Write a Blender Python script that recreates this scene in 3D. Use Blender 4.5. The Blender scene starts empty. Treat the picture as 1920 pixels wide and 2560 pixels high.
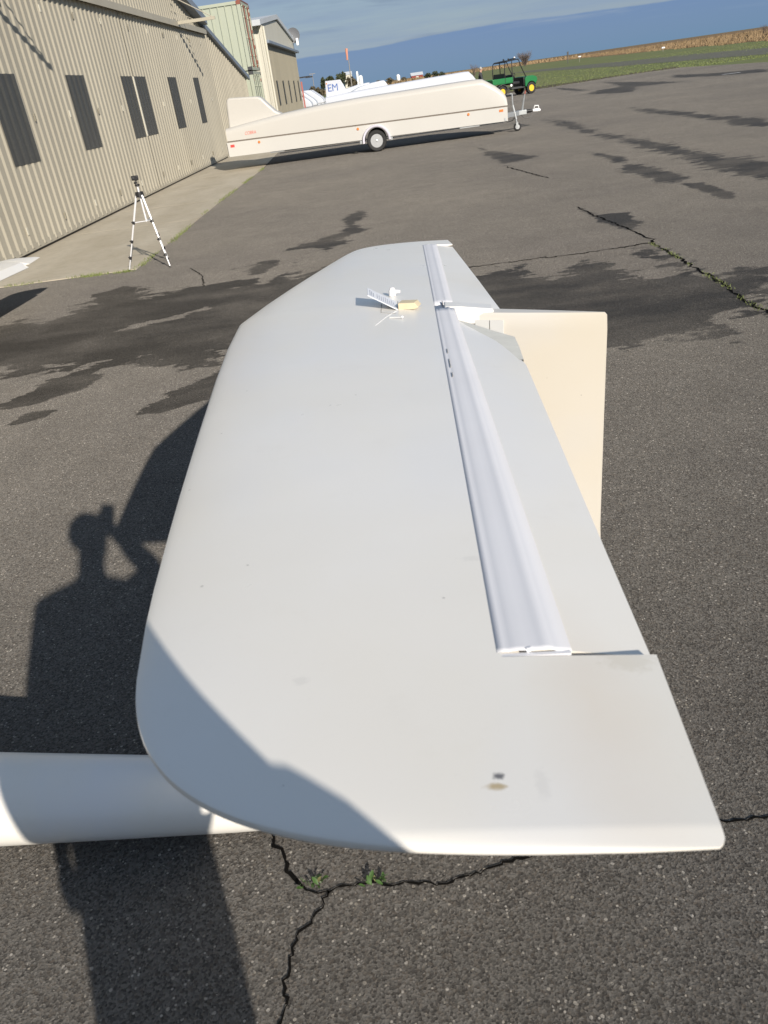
import bpy, math, random
import numpy as np
from mathutils import Vector, Matrix

random.seed(7)
SC = bpy.context.scene
COL = SC.collection
R = math.radians

# ------------------------------------------------------------------ camera
CAM_H, PITCH, ROLL = 1.70, R(29.0), R(8.2)
cam = bpy.data.cameras.new('camera')
cam_o = bpy.data.objects.new('camera', cam)
COL.objects.link(cam_o)
fw = Vector((0, math.cos(PITCH), -math.sin(PITCH)))
dn = Vector((0, -math.sin(PITCH), -math.cos(PITCH)))
rt = math.cos(ROLL) * Vector((1, 0, 0)) + math.sin(ROLL) * dn
up = -(-math.sin(ROLL) * Vector((1, 0, 0)) + math.cos(ROLL) * dn)
m3 = Matrix((rt, up, -fw)).transposed()
cam_o.matrix_world = Matrix.Translation((0, 0, CAM_H)) @ m3.to_4x4()
cam.sensor_width = 36.0
cam.lens = 27.04
cam.clip_start = 0.02
cam.clip_end = 20000
cam.dof.use_dof = True
cam.dof.focus_distance = 2.4
cam.dof.aperture_fstop = 19
SC.camera = cam_o

# ------------------------------------------------------------------ light
SUN_FROM = Vector((0.330, -0.849, 0.412)).normalized()
SUN_EL = math.asin(SUN_FROM.z)
SUN_AZ = math.atan2(SUN_FROM.x, SUN_FROM.y)          # from +Y towards +X
sun = bpy.data.lights.new('sun', 'SUN')
sun.energy = 4.7
sun.angle = R(0.55)
sun.color = (1.0, 0.915, 0.80)
sun_o = bpy.data.objects.new('sun', sun)
COL.objects.link(sun_o)
sun_o.rotation_euler = SUN_FROM.to_track_quat('Z', 'Y').to_euler()
sun_o.location = SUN_FROM * 60

world = bpy.data.worlds.new('World')
SC.world = world
world.use_nodes = True
wn = world.node_tree
wn.nodes.clear()


def wnode(t, **kw):
    n = wn.nodes.new(t)
    for k, v in kw.items():
        setattr(n, k, v)
    return n


def wmath(op, a, b=None, clamp=False):
    n = wnode('ShaderNodeMath', operation=op, use_clamp=clamp)
    for i, s in enumerate((a, b)):
        if s is None:
            continue
        if isinstance(s, (int, float)):
            n.inputs[i].default_value = s
        else:
            wn.links.new(s, n.inputs[i])
    return n.outputs[0]


def wmix(f, a, b):
    n = wnode('ShaderNodeMix', data_type='RGBA')
    for s, i in ((f, 0), (a, 6), (b, 7)):
        if isinstance(s, (int, float)):
            n.inputs[i].default_value = s
        elif isinstance(s, tuple):
            n.inputs[i].default_value = s + (1,)
        else:
            wn.links.new(s, n.inputs[i])
    return n.outputs[2]


sky = wnode('ShaderNodeTexSky', sky_type='NISHITA', sun_disc=False)
sky.sun_elevation = SUN_EL
sky.sun_rotation = SUN_AZ
sky.air_density = 1.0
sky.dust_density = 0.6
sky.ozone_density = 2.0
tc = wnode('ShaderNodeTexCoord')
sep = wnode('ShaderNodeSeparateXYZ')
wn.links.new(tc.outputs['Generated'], sep.inputs[0])
dx, dy, dz = sep.outputs
zc = wmath('MAXIMUM', dz, 0.0)
# flat cloud layer: direction projected on a plane overhead
den = wmath('ADD', zc, 0.06)
comb = wnode('ShaderNodeCombineXYZ')
wn.links.new(wmath('DIVIDE', dx, den), comb.inputs[0])
wn.links.new(wmath('DIVIDE', dy, den), comb.inputs[1])
n1 = wnode('ShaderNodeTexNoise')
wn.links.new(comb.outputs[0], n1.inputs['Vector'])
n1.inputs['Scale'].default_value = 0.55
n1.inputs['Detail'].default_value = 6
n1.inputs['Roughness'].default_value = 0.55
# long low streaks: stretched in azimuth
comb2 = wnode('ShaderNodeCombineXYZ')
az = wmath('ARCTAN2', dx, dy)
wn.links.new(wmath('MULTIPLY', az, 5.0), comb2.inputs[0])
wn.links.new(wmath('MULTIPLY', dz, 70.0), comb2.inputs[1])
n2 = wnode('ShaderNodeTexNoise')
wn.links.new(comb2.outputs[0], n2.inputs['Vector'])
n2.inputs['Scale'].default_value = 1.0
n2.inputs['Detail'].default_value = 7
n2.inputs['Roughness'].default_value = 0.6
n3 = wnode('ShaderNodeTexNoise', noise_dimensions='1D')
wn.links.new(wmath('ADD', az, 3.7), n3.inputs['W'])
n3.inputs['Scale'].default_value = 3.5
n3.inputs['Detail'].default_value = 6
# upper edge of the low blue band of distant cloud, 1.8 to 2.6 degrees up
edge = wmath('ADD', wmath('MULTIPLY', n3.outputs[0], 0.012), 0.0285)
edge = wmath('ADD', edge, wmath('MULTIPLY', az, 0.010))
below = wmath('MULTIPLY', wmath('SUBTRACT', edge, dz), 700.0, True)
near_edge = wmath('SUBTRACT', 1.0, wmath('MULTIPLY', wmath('ABSOLUTE', wmath('SUBTRACT', dz, wmath('SUBTRACT', edge, 0.002))), 160.0, True))
wisps = wmath('MULTIPLY', near_edge, wmath('MULTIPLY', wmath('SUBTRACT', n2.outputs[0], 0.50), 6.0, True), True)
wisp2 = wmath('MULTIPLY', below, wmath('MULTIPLY', wmath('SUBTRACT', n2.outputs[0], 0.60), 5.0, True), True)

base = wmix(wmath('ADD', wmath('MULTIPLY', wmath('MULTIPLY', wmath('SUBTRACT', n2.outputs[0], 0.38), 4.0, True), 0.22), 0.68), sky.outputs[0], (3.55, 4.75, 6.55))                 # thin high veil over the blue
cl = wmath('MULTIPLY', wmath('SUBTRACT', n1.outputs[0], 0.56), 7.0, True)
cl = wmath('MULTIPLY', cl, 0.65)
base = wmix(cl, base, (2.7, 3.6, 5.3))
comb3 = wnode('ShaderNodeCombineXYZ')
wn.links.new(wmath('MULTIPLY', az, 3.6), comb3.inputs[0])
wn.links.new(wmath('ADD', wmath('MULTIPLY', dz, 34.0), wmath('MULTIPLY', az, 2.0)), comb3.inputs[1])
n4 = wnode('ShaderNodeTexNoise')
wn.links.new(comb3.outputs[0], n4.inputs['Vector'])
n4.inputs['Scale'].default_value = 1.0
n4.inputs['Detail'].default_value = 6
n4.inputs['Roughness'].default_value = 0.55
st_ = wmath('MULTIPLY', wmath('MULTIPLY', wmath('SUBTRACT', n4.outputs[0], 0.52), 9.0, True), wmath('MULTIPLY', wmath('SUBTRACT', dz, 0.045), 22.0, True))
base = wmix(wmath('MULTIPLY', st_, 0.75), base, (1.75, 2.45, 4.1))
lowmix = wmath('MULTIPLY', dz, 26.0, True)
band = wmix(0.80, sky.outputs[0], wmix(lowmix, (1.7, 3.5, 6.1), (1.45, 2.9, 6.3)))
tot = wmix(below, base, band)
tot = wmix(wmath('MULTIPLY', wisps, 0.8), tot, (4.4, 5.4, 6.6))
tot = wmix(wmath('MULTIPLY', wisp2, 0.32), tot, (3.6, 4.9, 6.6))
bg = wnode('ShaderNodeBackground')
bg.inputs['Strength'].default_value = 0.06
wn.links.new(tot, bg.inputs['Color'])
wo = wnode('ShaderNodeOutputWorld')
wn.links.new(bg.outputs[0], wo.inputs[0])

SC.view_settings.view_transform = 'Standard'
SC.view_settings.look = 'None'
SC.view_settings.gamma = 1.0
SC.view_settings.use_curve_mapping = False
SC.view_settings.exposure = 0.34
SC.render.engine = 'CYCLES'
SC.cycles.max_bounces = 6


# ------------------------------------------------------------------ materials
class NT:
    def __init__(s, name):
        s.m = bpy.data.materials.new(name)
        s.m.use_nodes = True
        s.t = s.m.node_tree
        s.t.nodes.clear()
        s.out = s.n('ShaderNodeOutputMaterial')
        s.b = s.n('ShaderNodeBsdfPrincipled')
        s.t.links.new(s.b.outputs[0], s.out.inputs[0])

    def n(s, t, **kw):
        n = s.t.nodes.new(t)
        for k, v in kw.items():
            setattr(n, k, v)
        return n

    def put(s, inp, v):
        if isinstance(v, (int, float)):
            inp.default_value = v
        elif isinstance(v, tuple):
            inp.default_value = v + (1,) if len(v) == 3 and inp.type == 'RGBA' else v
        else:
            s.t.links.new(v, inp)

    def math(s, op, a, b=None, clamp=False):
        n = s.n('ShaderNodeMath', operation=op, use_clamp=clamp)
        s.put(n.inputs[0], a)
        if b is not None:
            s.put(n.inputs[1], b)
        return n.outputs[0]

    def mix(s, f, a, b, blend='MIX'):
        n = s.n('ShaderNodeMix', data_type='RGBA', blend_type=blend)
        s.put(n.inputs[0], f)
        s.put(n.inputs[6], a)
        s.put(n.inputs[7], b)
        return n.outputs[2]

    def coord(s, k='Object'):
        return s.n('ShaderNodeTexCoord').outputs[k]

    def noise(s, scale, detail=4, rough=.55, vec=None, stretch=None):
        n = s.n('ShaderNodeTexNoise')
        v = vec if vec is not None else s.coord()
        if stretch:
            mp = s.n('ShaderNodeMapping')
            mp.inputs['Scale'].default_value = stretch
            s.t.links.new(v, mp.inputs[0])
            v = mp.outputs[0]
        s.t.links.new(v, n.inputs['Vector'])
        n.inputs['Scale'].default_value = scale
        n.inputs['Detail'].default_value = detail
        n.inputs['Roughness'].default_value = rough
        return n.outputs[0]

    def voro(s, scale, vec=None, feature='F1'):
        n = s.n('ShaderNodeTexVoronoi', feature=feature)
        s.t.links.new(vec if vec is not None else s.coord(), n.inputs['Vector'])
        n.inputs['Scale'].default_value = scale
        return n

    def ramp(s, f, lo, hi):
        return s.math('DIVIDE', s.math('SUBTRACT', f, lo), hi - lo, True)

    def bump(s, h, strength, dist):
        n = s.n('ShaderNodeBump')
        n.inputs['Strength'].default_value = strength
        n.inputs['Distance'].default_value = dist
        s.t.links.new(h, n.inputs['Height'])
        s.t.links.new(n.outputs[0], s.b.inputs['Normal'])

    def fin(s, col, rough=.6, metal=0., spec=.5):
        s.put(s.b.inputs['Base Color'], col)
        s.put(s.b.inputs['Roughness'], rough)
        s.put(s.b.inputs['Metallic'], metal)
        s.put(s.b.inputs['Specular IOR Level'], spec)
        return s.m


def simple(name, col, rough=.5, metal=0., var=.12, scale=6., spec=.5, bump=0., bscale=60.):
    t = NT(name)
    f = t.noise(scale, 5)
    c = t.mix(f, tuple(max(0, x * (1 - var)) for x in col), tuple(min(1, x * (1 + var)) for x in col))
    if bump:
        t.bump(t.noise(bscale, 3), bump, .004)
    return t.fin(c, rough, metal, spec)


M = {}


def m_gelcoat(name, col, stains=()):
    t = NT(name)
    f = t.noise(2.2, 5)
    g = t.noise(14, 6, .7)
    c = t.mix(t.ramp(f, .35, .7), col, tuple(x * y for x, y in zip(col, (.97, .95, .905))))
    c = t.mix(t.ramp(t.noise(3.1, 4, .5, None, (1, .5, 1)), .5, .75), c, tuple(x * y for x, y in zip(col, (.945, .965, 1.02))))
    c = t.mix(t.math('MULTIPLY', t.ramp(g, .58, .8), .10), c, (.52, .47, .38))
    # tiny specks of dirt
    c = t.mix(t.math('MULTIPLY', t.ramp(t.noise(300, 3, .8), .62, .8), .12), c, (.40, .38, .33))
    v = t.voro(34)
    sp = t.n('ShaderNodeSeparateColor')
    t.t.links.new(v.outputs['Color'], sp.inputs[0])
    speck = t.math('MULTIPLY', t.math('LESS_THAN', v.outputs['Distance'], .045), t.math('GREATER_THAN', sp.outputs[0], .86))
    c = t.mix(t.math('MULTIPLY', speck, .45), c, (.25, .23, .2))
    co = t.coord()
    for (p, r, scol, k) in stains:
        d = t.n('ShaderNodeVectorMath', operation='SUBTRACT')
        t.t.links.new(co, d.inputs[0])
        d.inputs[1].default_value = p
        mp = t.n('ShaderNodeVectorMath', operation='MULTIPLY')
        t.t.links.new(d.outputs[0], mp.inputs[0])
        mp.inputs[1].default_value = (1 / r[0], 1 / r[1], 0)
        ln = t.n('ShaderNodeVectorMath', operation='LENGTH')
        t.t.links.new(mp.outputs[0], ln.inputs[0])
        q = t.math('ADD', ln.outputs['Value'], t.math('MULTIPLY', t.math('SUBTRACT', t.noise(260 if r[0] < .02 else 28, 4), .5), 1.6 if r[0] < .02 else .9))
        c = t.mix(t.math('MULTIPLY', t.math('SUBTRACT', 1.0, t.ramp(q, .5, 1.1) if r[0] < .02 else t.ramp(q, .0, 1.6)), k), c, scol)
    t.bump(t.noise(5, 2), .06, .012)
    return t.fin(c, t.math('ADD', .22, t.math('MULTIPLY', t.noise(6, 5, .7), .16)), 0, .5)


WHITE = (.785, .768, .732)
M['gel'] = m_gelcoat('white_gelcoat', WHITE)
M['stab'] = m_gelcoat('stabiliser_gelcoat', WHITE, [
    ((.3709, -1.2099, 0), (.0040, .0028, 1), (.10, .10, .11), .9),
    ((.3690, -1.2172, 0), (.0055, .0026, 1), (.40, .30, .14), .8),
    ((.392, -1.216, 0), (.004, .011, 1), (.45, .44, .43), .16),
    ((.43, -1.16, 0), (.024, .085, 1), (.68, .58, .46), .36),
    ((.262, -1.13, 0), (.006, .005, 1), (.45, .44, .42), .18),
    ((.375, -.99, 0), (.010, .004, 1), (.45, .44, .42), .16),
    ((.46, -1.118, 0), (.018, .012, 1), (.55, .50, .40), .35)])
M['cream'] = m_gelcoat('sunlit_gelcoat', (.675, .632, .56))  # the glider's gelcoat again, the rudder's sunlit cream tone put into the colour
M['tape'] = simple('sealing_tape', (.71, .71, .735), .6, 0, .05, 9, .3)
M['tape_clear'] = simple('clear_tape', (.66, .665, .66), .4, 0, .05, 9)
M['patch'] = simple('worn_resin_edge', (.66, .645, .58), .5, 0, .18, 30)
M['seam'] = simple('dark_seam', (.30, .29, .27), .7)
M['black'] = simple('black_plastic', (.02, .02, .022), .45)
M['rubber'] = simple('tyre_rubber', (.022, .022, .023), .75, bump=.3)
M['steel'] = simple('galvanised_steel', (.48, .50, .51), .42, .75, .18, 12)
M['dishgrey'] = simple('grey_dish_paint', (.16, .165, .175), .6)
M['silver'] = simple('silver_wheel_paint', (.62, .63, .64), .35, .6)
M['alu'] = simple('silver_aluminium', (.82, .82, .84), .35, .25, .05)
M['wood'] = simple('pale_wood', (.62, .53, .36), .7, 0, .2, 60)
M['card'] = simple('white_card', (.72, .74, .78), .5, 0, .04)
M['ink'] = simple('grey_ink', (.30, .33, .41), .7)
M['whitepl'] = simple('white_plastic', (.8, .8, .8), .35)
M['trailer'] = simple('cream_white_trailer_shell', (.49, .475, .445), .38, 0, .03, 1.2)
M['trailer_low'] = simple('white_trailer_side', (.525, .515, .49), .38, 0, .03, 1.2)
M['trailer_white'] = simple('white_trailer_shell', (.52, .545, .60), .35, 0, .03, 1.2)
M['stripe'] = simple('brown_grey_seal', (.16, .135, .11), .6)
M['fender'] = simple('lavender_white_fender', (.62, .60, .68), .35)
M['orange'] = simple('orange_reflector', (.75, .22, .05), .3)
M['red'] = simple('red_reflector', (.72, .07, .06), .3)
M['redpaint'] = simple('faded_red_paint', (.36, .11, .085), .6)
M['redtext'] = simple('red_lettering', (.62, .16, .12), .5)
M['bluetext'] = simple('blue_lettering', (.05, .12, .36), .5)
M['green'] = simple('green_vehicle_paint', (.02, .17, .055), .35)
M['yellow'] = simple('yellow_wheel_paint', (.78, .52, .04), .4)
M['dgrey'] = simple('dark_grey_plastic', (.045, .047, .05), .55)
M['jacket'] = simple('charcoal_cloth', (.045, .047, .055), .9, bump=.3)
M['jeans'] = simple('dark_blue_denim', (.03, .045, .09), .9, bump=.3)
M['skin'] = simple('skin', (.48, .28, .20), .5)
M['hair'] = simple('grey_hair', (.40, .39, .37), .7)
M['hairdark'] = simple('brown_hair', (.05, .035, .025), .7)
M['leather'] = simple('dark_leather', (.03, .025, .02), .5)


def m_metalwall(name, col, dirt=.18):
    t = NT(name)
    f = t.noise(.8, 5, .6, stretch=(1, 1, .18))
    g = t.noise(9, 5, .65, stretch=(1, 1, .12))
    c = t.mix(t.ramp(f, .3, .75), col, tuple(x * (1 - dirt) for x in col))
    c = t.mix(t.math('MULTIPLY', t.ramp(g, .55, .8), .16), c, (.24, .20, .14))
    return t.fin(c, .5, 0, .35)


M['tan'] = m_metalwall('tan_painted_steel', (.42, .39, .315))
M['tan2'] = m_metalwall('tan_door_steel', (.34, .31, .235))
M['creamwall'] = m_metalwall('cream_wall_steel', (.56, .54, .46), .08)
M['greyroof'] = m_metalwall('blue_grey_roof_trim', (.20, .24, .30), .15)
M['ltgrey'] = m_metalwall('light_grey_trim', (.50, .53, .56), .1)
M['cont'] = m_metalwall('pale_green_container_paint', (.39, .42, .335), .12)
M['contrust'] = m_metalwall('rusty_red_container_paint', (.26, .09, .06), .3)


def m_window():
    t = NT('dark_translucent_sheet')
    f = t.noise(40, 5, .7)
    c = t.mix(f, (.028, .030, .030), (.075, .076, .072))
    return t.fin(c, .45, 0, .4)


M['window'] = m_window()


def m_asphalt():
    t = NT('aged_asphalt')
    co = t.coord()
    v = t.voro(185, co)
    sc = t.n('ShaderNodeSeparateColor')
    t.t.links.new(v.outputs['Color'], sc.inputs[0])
    stone = t.mix(sc.outputs[0], (.060, .0555, .050), (.182, .171, .154))
    tint = t.mix(t.math('MULTIPLY', t.math('GREATER_THAN', sc.outputs[1], .8), .35), stone, (.15, .125, .10))
    # light flecks of quartz, two sizes
    c = tint
    for scl, thr, dist, k in ((85, .965, .36, .65), (140, .96, .42, .7), (48, .982, .16, .55)):
        w = t.voro(scl, co)
        s2 = t.n('ShaderNodeSeparateColor')
        t.t.links.new(w.outputs['Color'], s2.inputs[0])
        fl = t.math('MULTIPLY', t.math('GREATER_THAN', s2.outputs[0], thr), t.math('LESS_THAN', w.outputs['Distance'], dist))
        c = t.mix(t.math('MULTIPLY', fl, k), c, t.mix(s2.outputs[1], (.30, .27, .22), (.52, .49, .44)))
    big = t.noise(.22, 5, .55, co)
    mid = t.noise(2.2, 6, .6, co)
    c = t.mix(1.0, c, t.mix(t.ramp(big, .3, .7), (.84, .84, .86), (1.13, 1.12, 1.10)), 'MULTIPLY')
    c = t.mix(1.0, c, t.mix(t.ramp(mid, .25, .75), (.88, .88, .88), (1.10, 1.10, 1.10)), 'MULTIPLY')
    at = t.n('ShaderNodeAttribute', attribute_name='wet')
    nz = t.noise(5.5, 10, .70, co, (.55, 1.2, 1))
    nz2 = t.noise(1.1, 6, .6, co, (.6, 1.3, 1))
    w = t.math('ADD', at.outputs['Fac'], t.math('MULTIPLY', t.math('SUBTRACT', nz, .5), 4.2))
    w = t.math('ADD', w, t.math('MULTIPLY', t.math('SUBTRACT', nz2, .5), 2.6))
    wet = t.ramp(w, -.02, .07)
    patchy = t.ramp(t.noise(1.3, 7, .62, co, (.6, 1.2, 1)), .30, .58)
    wetk = t.math('MULTIPLY', wet, t.math('ADD', .52, t.math('MULTIPLY', patchy, .48)))
    c = t.mix(wetk, c, t.mix(1.0, c, (.26, .26, .26), 'MULTIPLY'))
    rough = t.math('SUBTRACT', .90, t.math('MULTIPLY', wetk, .28))
    h = t.math('ADD', t.math('MULTIPLY', v.outputs['Distance'], .6), t.math('MULTIPLY', t.noise(150, 5, .7, co), 1.5))
    t.bump(h, .8, .0036)
    t.b.inputs['Diffuse Roughness'].default_value = 1.0
    return t.fin(c, rough, 0, .12)


M['asphalt'] = m_asphalt()


def m_concrete():
    t = NT('pale_concrete')
    co = t.coord()
    a = t.noise(.9, 6, .6, co, (1.6, .7, 1))
    b = t.noise(7, 6, .65, co)
    c = t.mix(t.ramp(a, .3, .7), (.40, .35, .265), (.50, .45, .36))
    c = t.mix(t.math('MULTIPLY', t.ramp(b, .45, .75), .35), c, (.27, .25, .20))
    t.bump(t.noise(60, 4, .6, co), .2, .003)
    return t.fin(c, .85, 0, .3)


M['concrete'] = m_concrete()


def m_ground(name, a, b, c3, s1=.05, s2=.8):
    t = NT(name)
    co = t.coord()
    c = t.mix(t.ramp(t.noise(s1, 6, .6, co), .35, .65), a, b)
    c = t.mix(t.ramp(t.noise(s2, 6, .7, co), .5, .75), c, c3)
    t.bump(t.noise(3, 4, .7, co), .5, .05)
    return t.fin(c, .95, 0, .15)


M['lawn'] = m_ground('short_green_grass', (.17, .18, .075), (.125, .155, .06), (.20, .175, .10), .09, .5)
M['dirt'] = m_ground('brown_dirt', (.11, .085, .06), (.085, .07, .05), (.07, .075, .03), .3, 2.0)
M['gravel'] = m_ground('dark_gravel', (.125, .125, .10), (.14, .135, .115), (.12, .14, .065), .12, .6)
M['drygrass'] = m_ground('dry_brown_field', (.21, .14, .075), (.18, .12, .065), (.23, .16, .09), .03, .3)
M['blade_dry'] = simple('dry_brown_grass', (.27, .19, .105), .95, 0, .35, .25)
M['blade_green'] = simple('green_grass_blade', (.17, .205, .065), .8, 0, .35, 3)
M['leaf'] = simple('weed_leaf', (.042, .095, .016), .55, 0, .35, 25)
M['dryleaf'] = simple('dry_weed_leaf', (.17, .16, .06), .7, 0, .3, 25)
M['crackfill'] = simple('crack_soil_shade', (.007, .0065, .006), 1.0, 0, .4, 60, .05)  # soil taken down to near-black, shade of the crack depth in its colour
M['treeleaf'] = simple('dark_tree_foliage', (.042, .052, .022), .8, 0, .4, .35)
M['treebrown'] = simple('brownish_tree_foliage', (.085, .07, .04), .85, 0, .35, .35)
M['twig'] = simple('grey_purple_twigs', (.15, .115, .10), .9)
M['bark'] = simple('grey_bark', (.12, .10, .085), .9)
M['paint'] = simple('white_line_paint', (.6, .6, .58), .7)
M['barn'] = simple('barn_red_boards', (.24, .045, .035), .8, 0, .2, .3)
M['socks'] = simple('orange_windsock_cloth', (.58, .25, .17), .7)
M['pole'] = simple('weathered_pole', (.26, .24, .22), .7)


# ------------------------------------------------------------------ mesh helpers
def tag(o, label=None, cat=None, group=None, kind=None):
    for k, v in (('label', label), ('category', cat), ('group', group), ('kind', kind)):
        if v:
            o[k] = v
    return o


def empty(name, loc=(0, 0, 0), rz=0., label=None, cat=None, group=None, mat=None):
    o = bpy.data.objects.new(name, None)
    o.empty_display_size = .2
    COL.objects.link(o)
    if mat is not None:
        o.matrix_world = mat
    else:
        o.location = loc
        o.rotation_euler = (0, 0, rz)
    return tag(o, label, cat, group)


class MB:
    def __init__(s):
        s.v, s.f = [], []

    def add(s, vs, fs):
        k = len(s.v)
        s.v += [tuple(p) for p in vs]
        s.f += [tuple(i + k for i in f) for f in fs]
        return s

    def box(s, a, b):
        (x0, y0, z0), (x1, y1, z1) = a, b
        return s.add([(x0, y0, z0), (x1, y0, z0), (x1, y1, z0), (x0, y1, z0), (x0, y0, z1), (x1, y0, z1), (x1, y1, z1), (x0, y1, z1)],
                     [(0, 3, 2, 1), (4, 5, 6, 7), (0, 1, 5, 4), (1, 2, 6, 5), (2, 3, 7, 6), (3, 0, 4, 7)])

    def loft(s, rings, cap=True, closed=True):
        n = len(rings[0])
        vs = [p for r in rings for p in r]
        fs = []
        for i in range(len(rings) - 1):
            for j in range(n if closed else n - 1):
                k = (j + 1) % n
                fs.append((i * n + j, i * n + k, (i + 1) * n + k, (i + 1) * n + j))
        if cap and closed:
            fs.append(tuple(reversed(range(n))))
            fs.append(tuple((len(rings) - 1) * n + j for j in range(n)))
        return s.add(vs, fs)

    def tube(s, pts, r, n=8):
        pts = [Vector(p) for p in pts]
        rs = r if isinstance(r, (list, tuple)) else [r] * len(pts)
        rings = []
        ref = None
        for i, p in enumerate(pts):
            d = (pts[min(i + 1, len(pts) - 1)] - pts[max(i - 1, 0)]).normalized()
            if ref is None:
                ref = Vector((0, 0, 1)) if abs(d.z) < .9 else Vector((1, 0, 0))
            x = d.cross(ref).normalized()
            y = d.cross(x).normalized()
            ref = x.cross(d) if abs(x.cross(d).length) > .1 else ref
            rings.append([p + rs[i] * (math.cos(2 * math.pi * k / n) * x + math.sin(2 * math.pi * k / n) * y) for k in range(n)])
        return s.loft(rings)

    def lathe(s, prof, c, axis='y', n=24, cap=True):
        # prof: list of (radius, along)
        rings = []
        for r, h in prof:
            ring = []
            for k in range(n):
                a = 2 * math.pi * k / n
                u, v = r * math.cos(a), r * math.sin(a)
                ring.append({'y': (c[0] + u, c[1] + h, c[2] + v), 'x': (c[0] + h, c[1] + u, c[2] + v), 'z': (c[0] + u, c[1] + v, c[2] + h)}[axis])
            rings.append(ring)
        return s.loft(rings, cap)

    def prism(s, poly, y0, y1):
        # polygon in (x,z), extruded in y
        n = len(poly)
        vs = [(x, y0, z) for x, z in poly] + [(x, y1, z) for x, z in poly]
        fs = [tuple(range(n)), tuple(reversed(range(n, 2 * n)))]
        fs += [(i, i + n, (i + 1) % n + n, (i + 1) % n) for i in range(n)]
        return s.add(vs, fs)

    def blob(s, c, r, n=10, m=7):
        c = Vector(c)
        r = r if isinstance(r, (tuple, list)) else (r, r, r)
        rings = []
        for i in range(m):
            t = math.pi * (i + .02) / (m - 1 + .04)
            rings.append([(c.x + r[0] * math.sin(t) * math.cos(2 * math.pi * k / n), c.y + r[1] * math.sin(t) * math.sin(2 * math.pi * k / n), c.z - r[2] * math.cos(t)) for k in range(n)])
        return s.loft(rings)

    def build(s, name, mat, parent=None, smooth=False, bevel=0., seg=2, angle=30):
        me = bpy.data.meshes.new(name)
        me.from_pydata(s.v, [], s.f)
        me.update()
        bm_fix(me)
        if mat:
            me.materials.append(mat)
        o = bpy.data.objects.new(name, me)
        COL.objects.link(o)
        if parent:
            o.parent = parent
        if smooth:
            me.polygons.foreach_set('use_smooth', [True] * len(me.polygons))
            me.set_sharp_from_angle(angle=R(angle))
        if bevel:
            b = o.modifiers.new('bevel', 'BEVEL')
            b.width = bevel
            b.segments = seg
            b.limit_method = 'ANGLE'
            b.angle_limit = R(35)
            me.polygons.foreach_set('use_smooth', [True] * len(me.polygons))
            me.set_sharp_from_angle(angle=R(50))
        return o


def bm_fix(me):
    import bmesh
    bm = bmesh.new()
    bm.from_mesh(me)
    bmesh.ops.recalc_face_normals(bm, faces=bm.faces)
    bm.to_mesh(me)
    bm.free()


def text_part(name, body, size, mat, parent, mtx, extrude=.002, shear=0., sx=1.0):
    cu = bpy.data.curves.new(name, 'FONT')
    cu.body = body
    cu.size = size
    cu.extrude = extrude
    cu.shear = shear
    tmp = bpy.data.objects.new(name + '_curve', cu)
    COL.objects.link(tmp)
    dg = bpy.context.evaluated_depsgraph_get()
    me = bpy.data.meshes.new_from_object(tmp.evaluated_get(dg))
    bpy.data.objects.remove(tmp)
    o = bpy.data.objects.new(name, me)
    me.name = name
    me.materials.clear()
    me.materials.append(mat)
    COL.objects.link(o)
    o.parent = parent
    o.matrix_local = mtx @ Matrix.Diagonal((sx, 1, 1, 1))
    return o


def copy_tree(o, parent=None):
    c = o.copy()
    COL.objects.link(c)
    c.parent = parent
    if parent is not None:
        c.matrix_local = o.matrix_local
    for ch in list(o.children):
        copy_tree(ch, c)
    return c


# ================================================================== SETTING
# ground disc
g = MB()
ring = []
rad = [0, 30, 80, 200, 600, 2000, 7000]
NS = 48
g.v = [(0, 40, -.03)]
for r_ in rad[1:]:
    g.v += [(r_ * math.cos(2 * math.pi * k / NS), 40 + r_ * math.sin(2 * math.pi * k / NS), -.03) for k in range(NS)]
g.f = [(0, 1 + k, 1 + (k + 1) % NS) for k in range(NS)]
for i in range(len(rad) - 2):
    a, b = 1 + i * NS, 1 + (i + 1) * NS
    g.f += [(a + k, b + k, b + (k + 1) % NS, a + (k + 1) % NS) for k in range(NS)]
tag(g.build('ground', M['lawn']), kind='structure')

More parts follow.
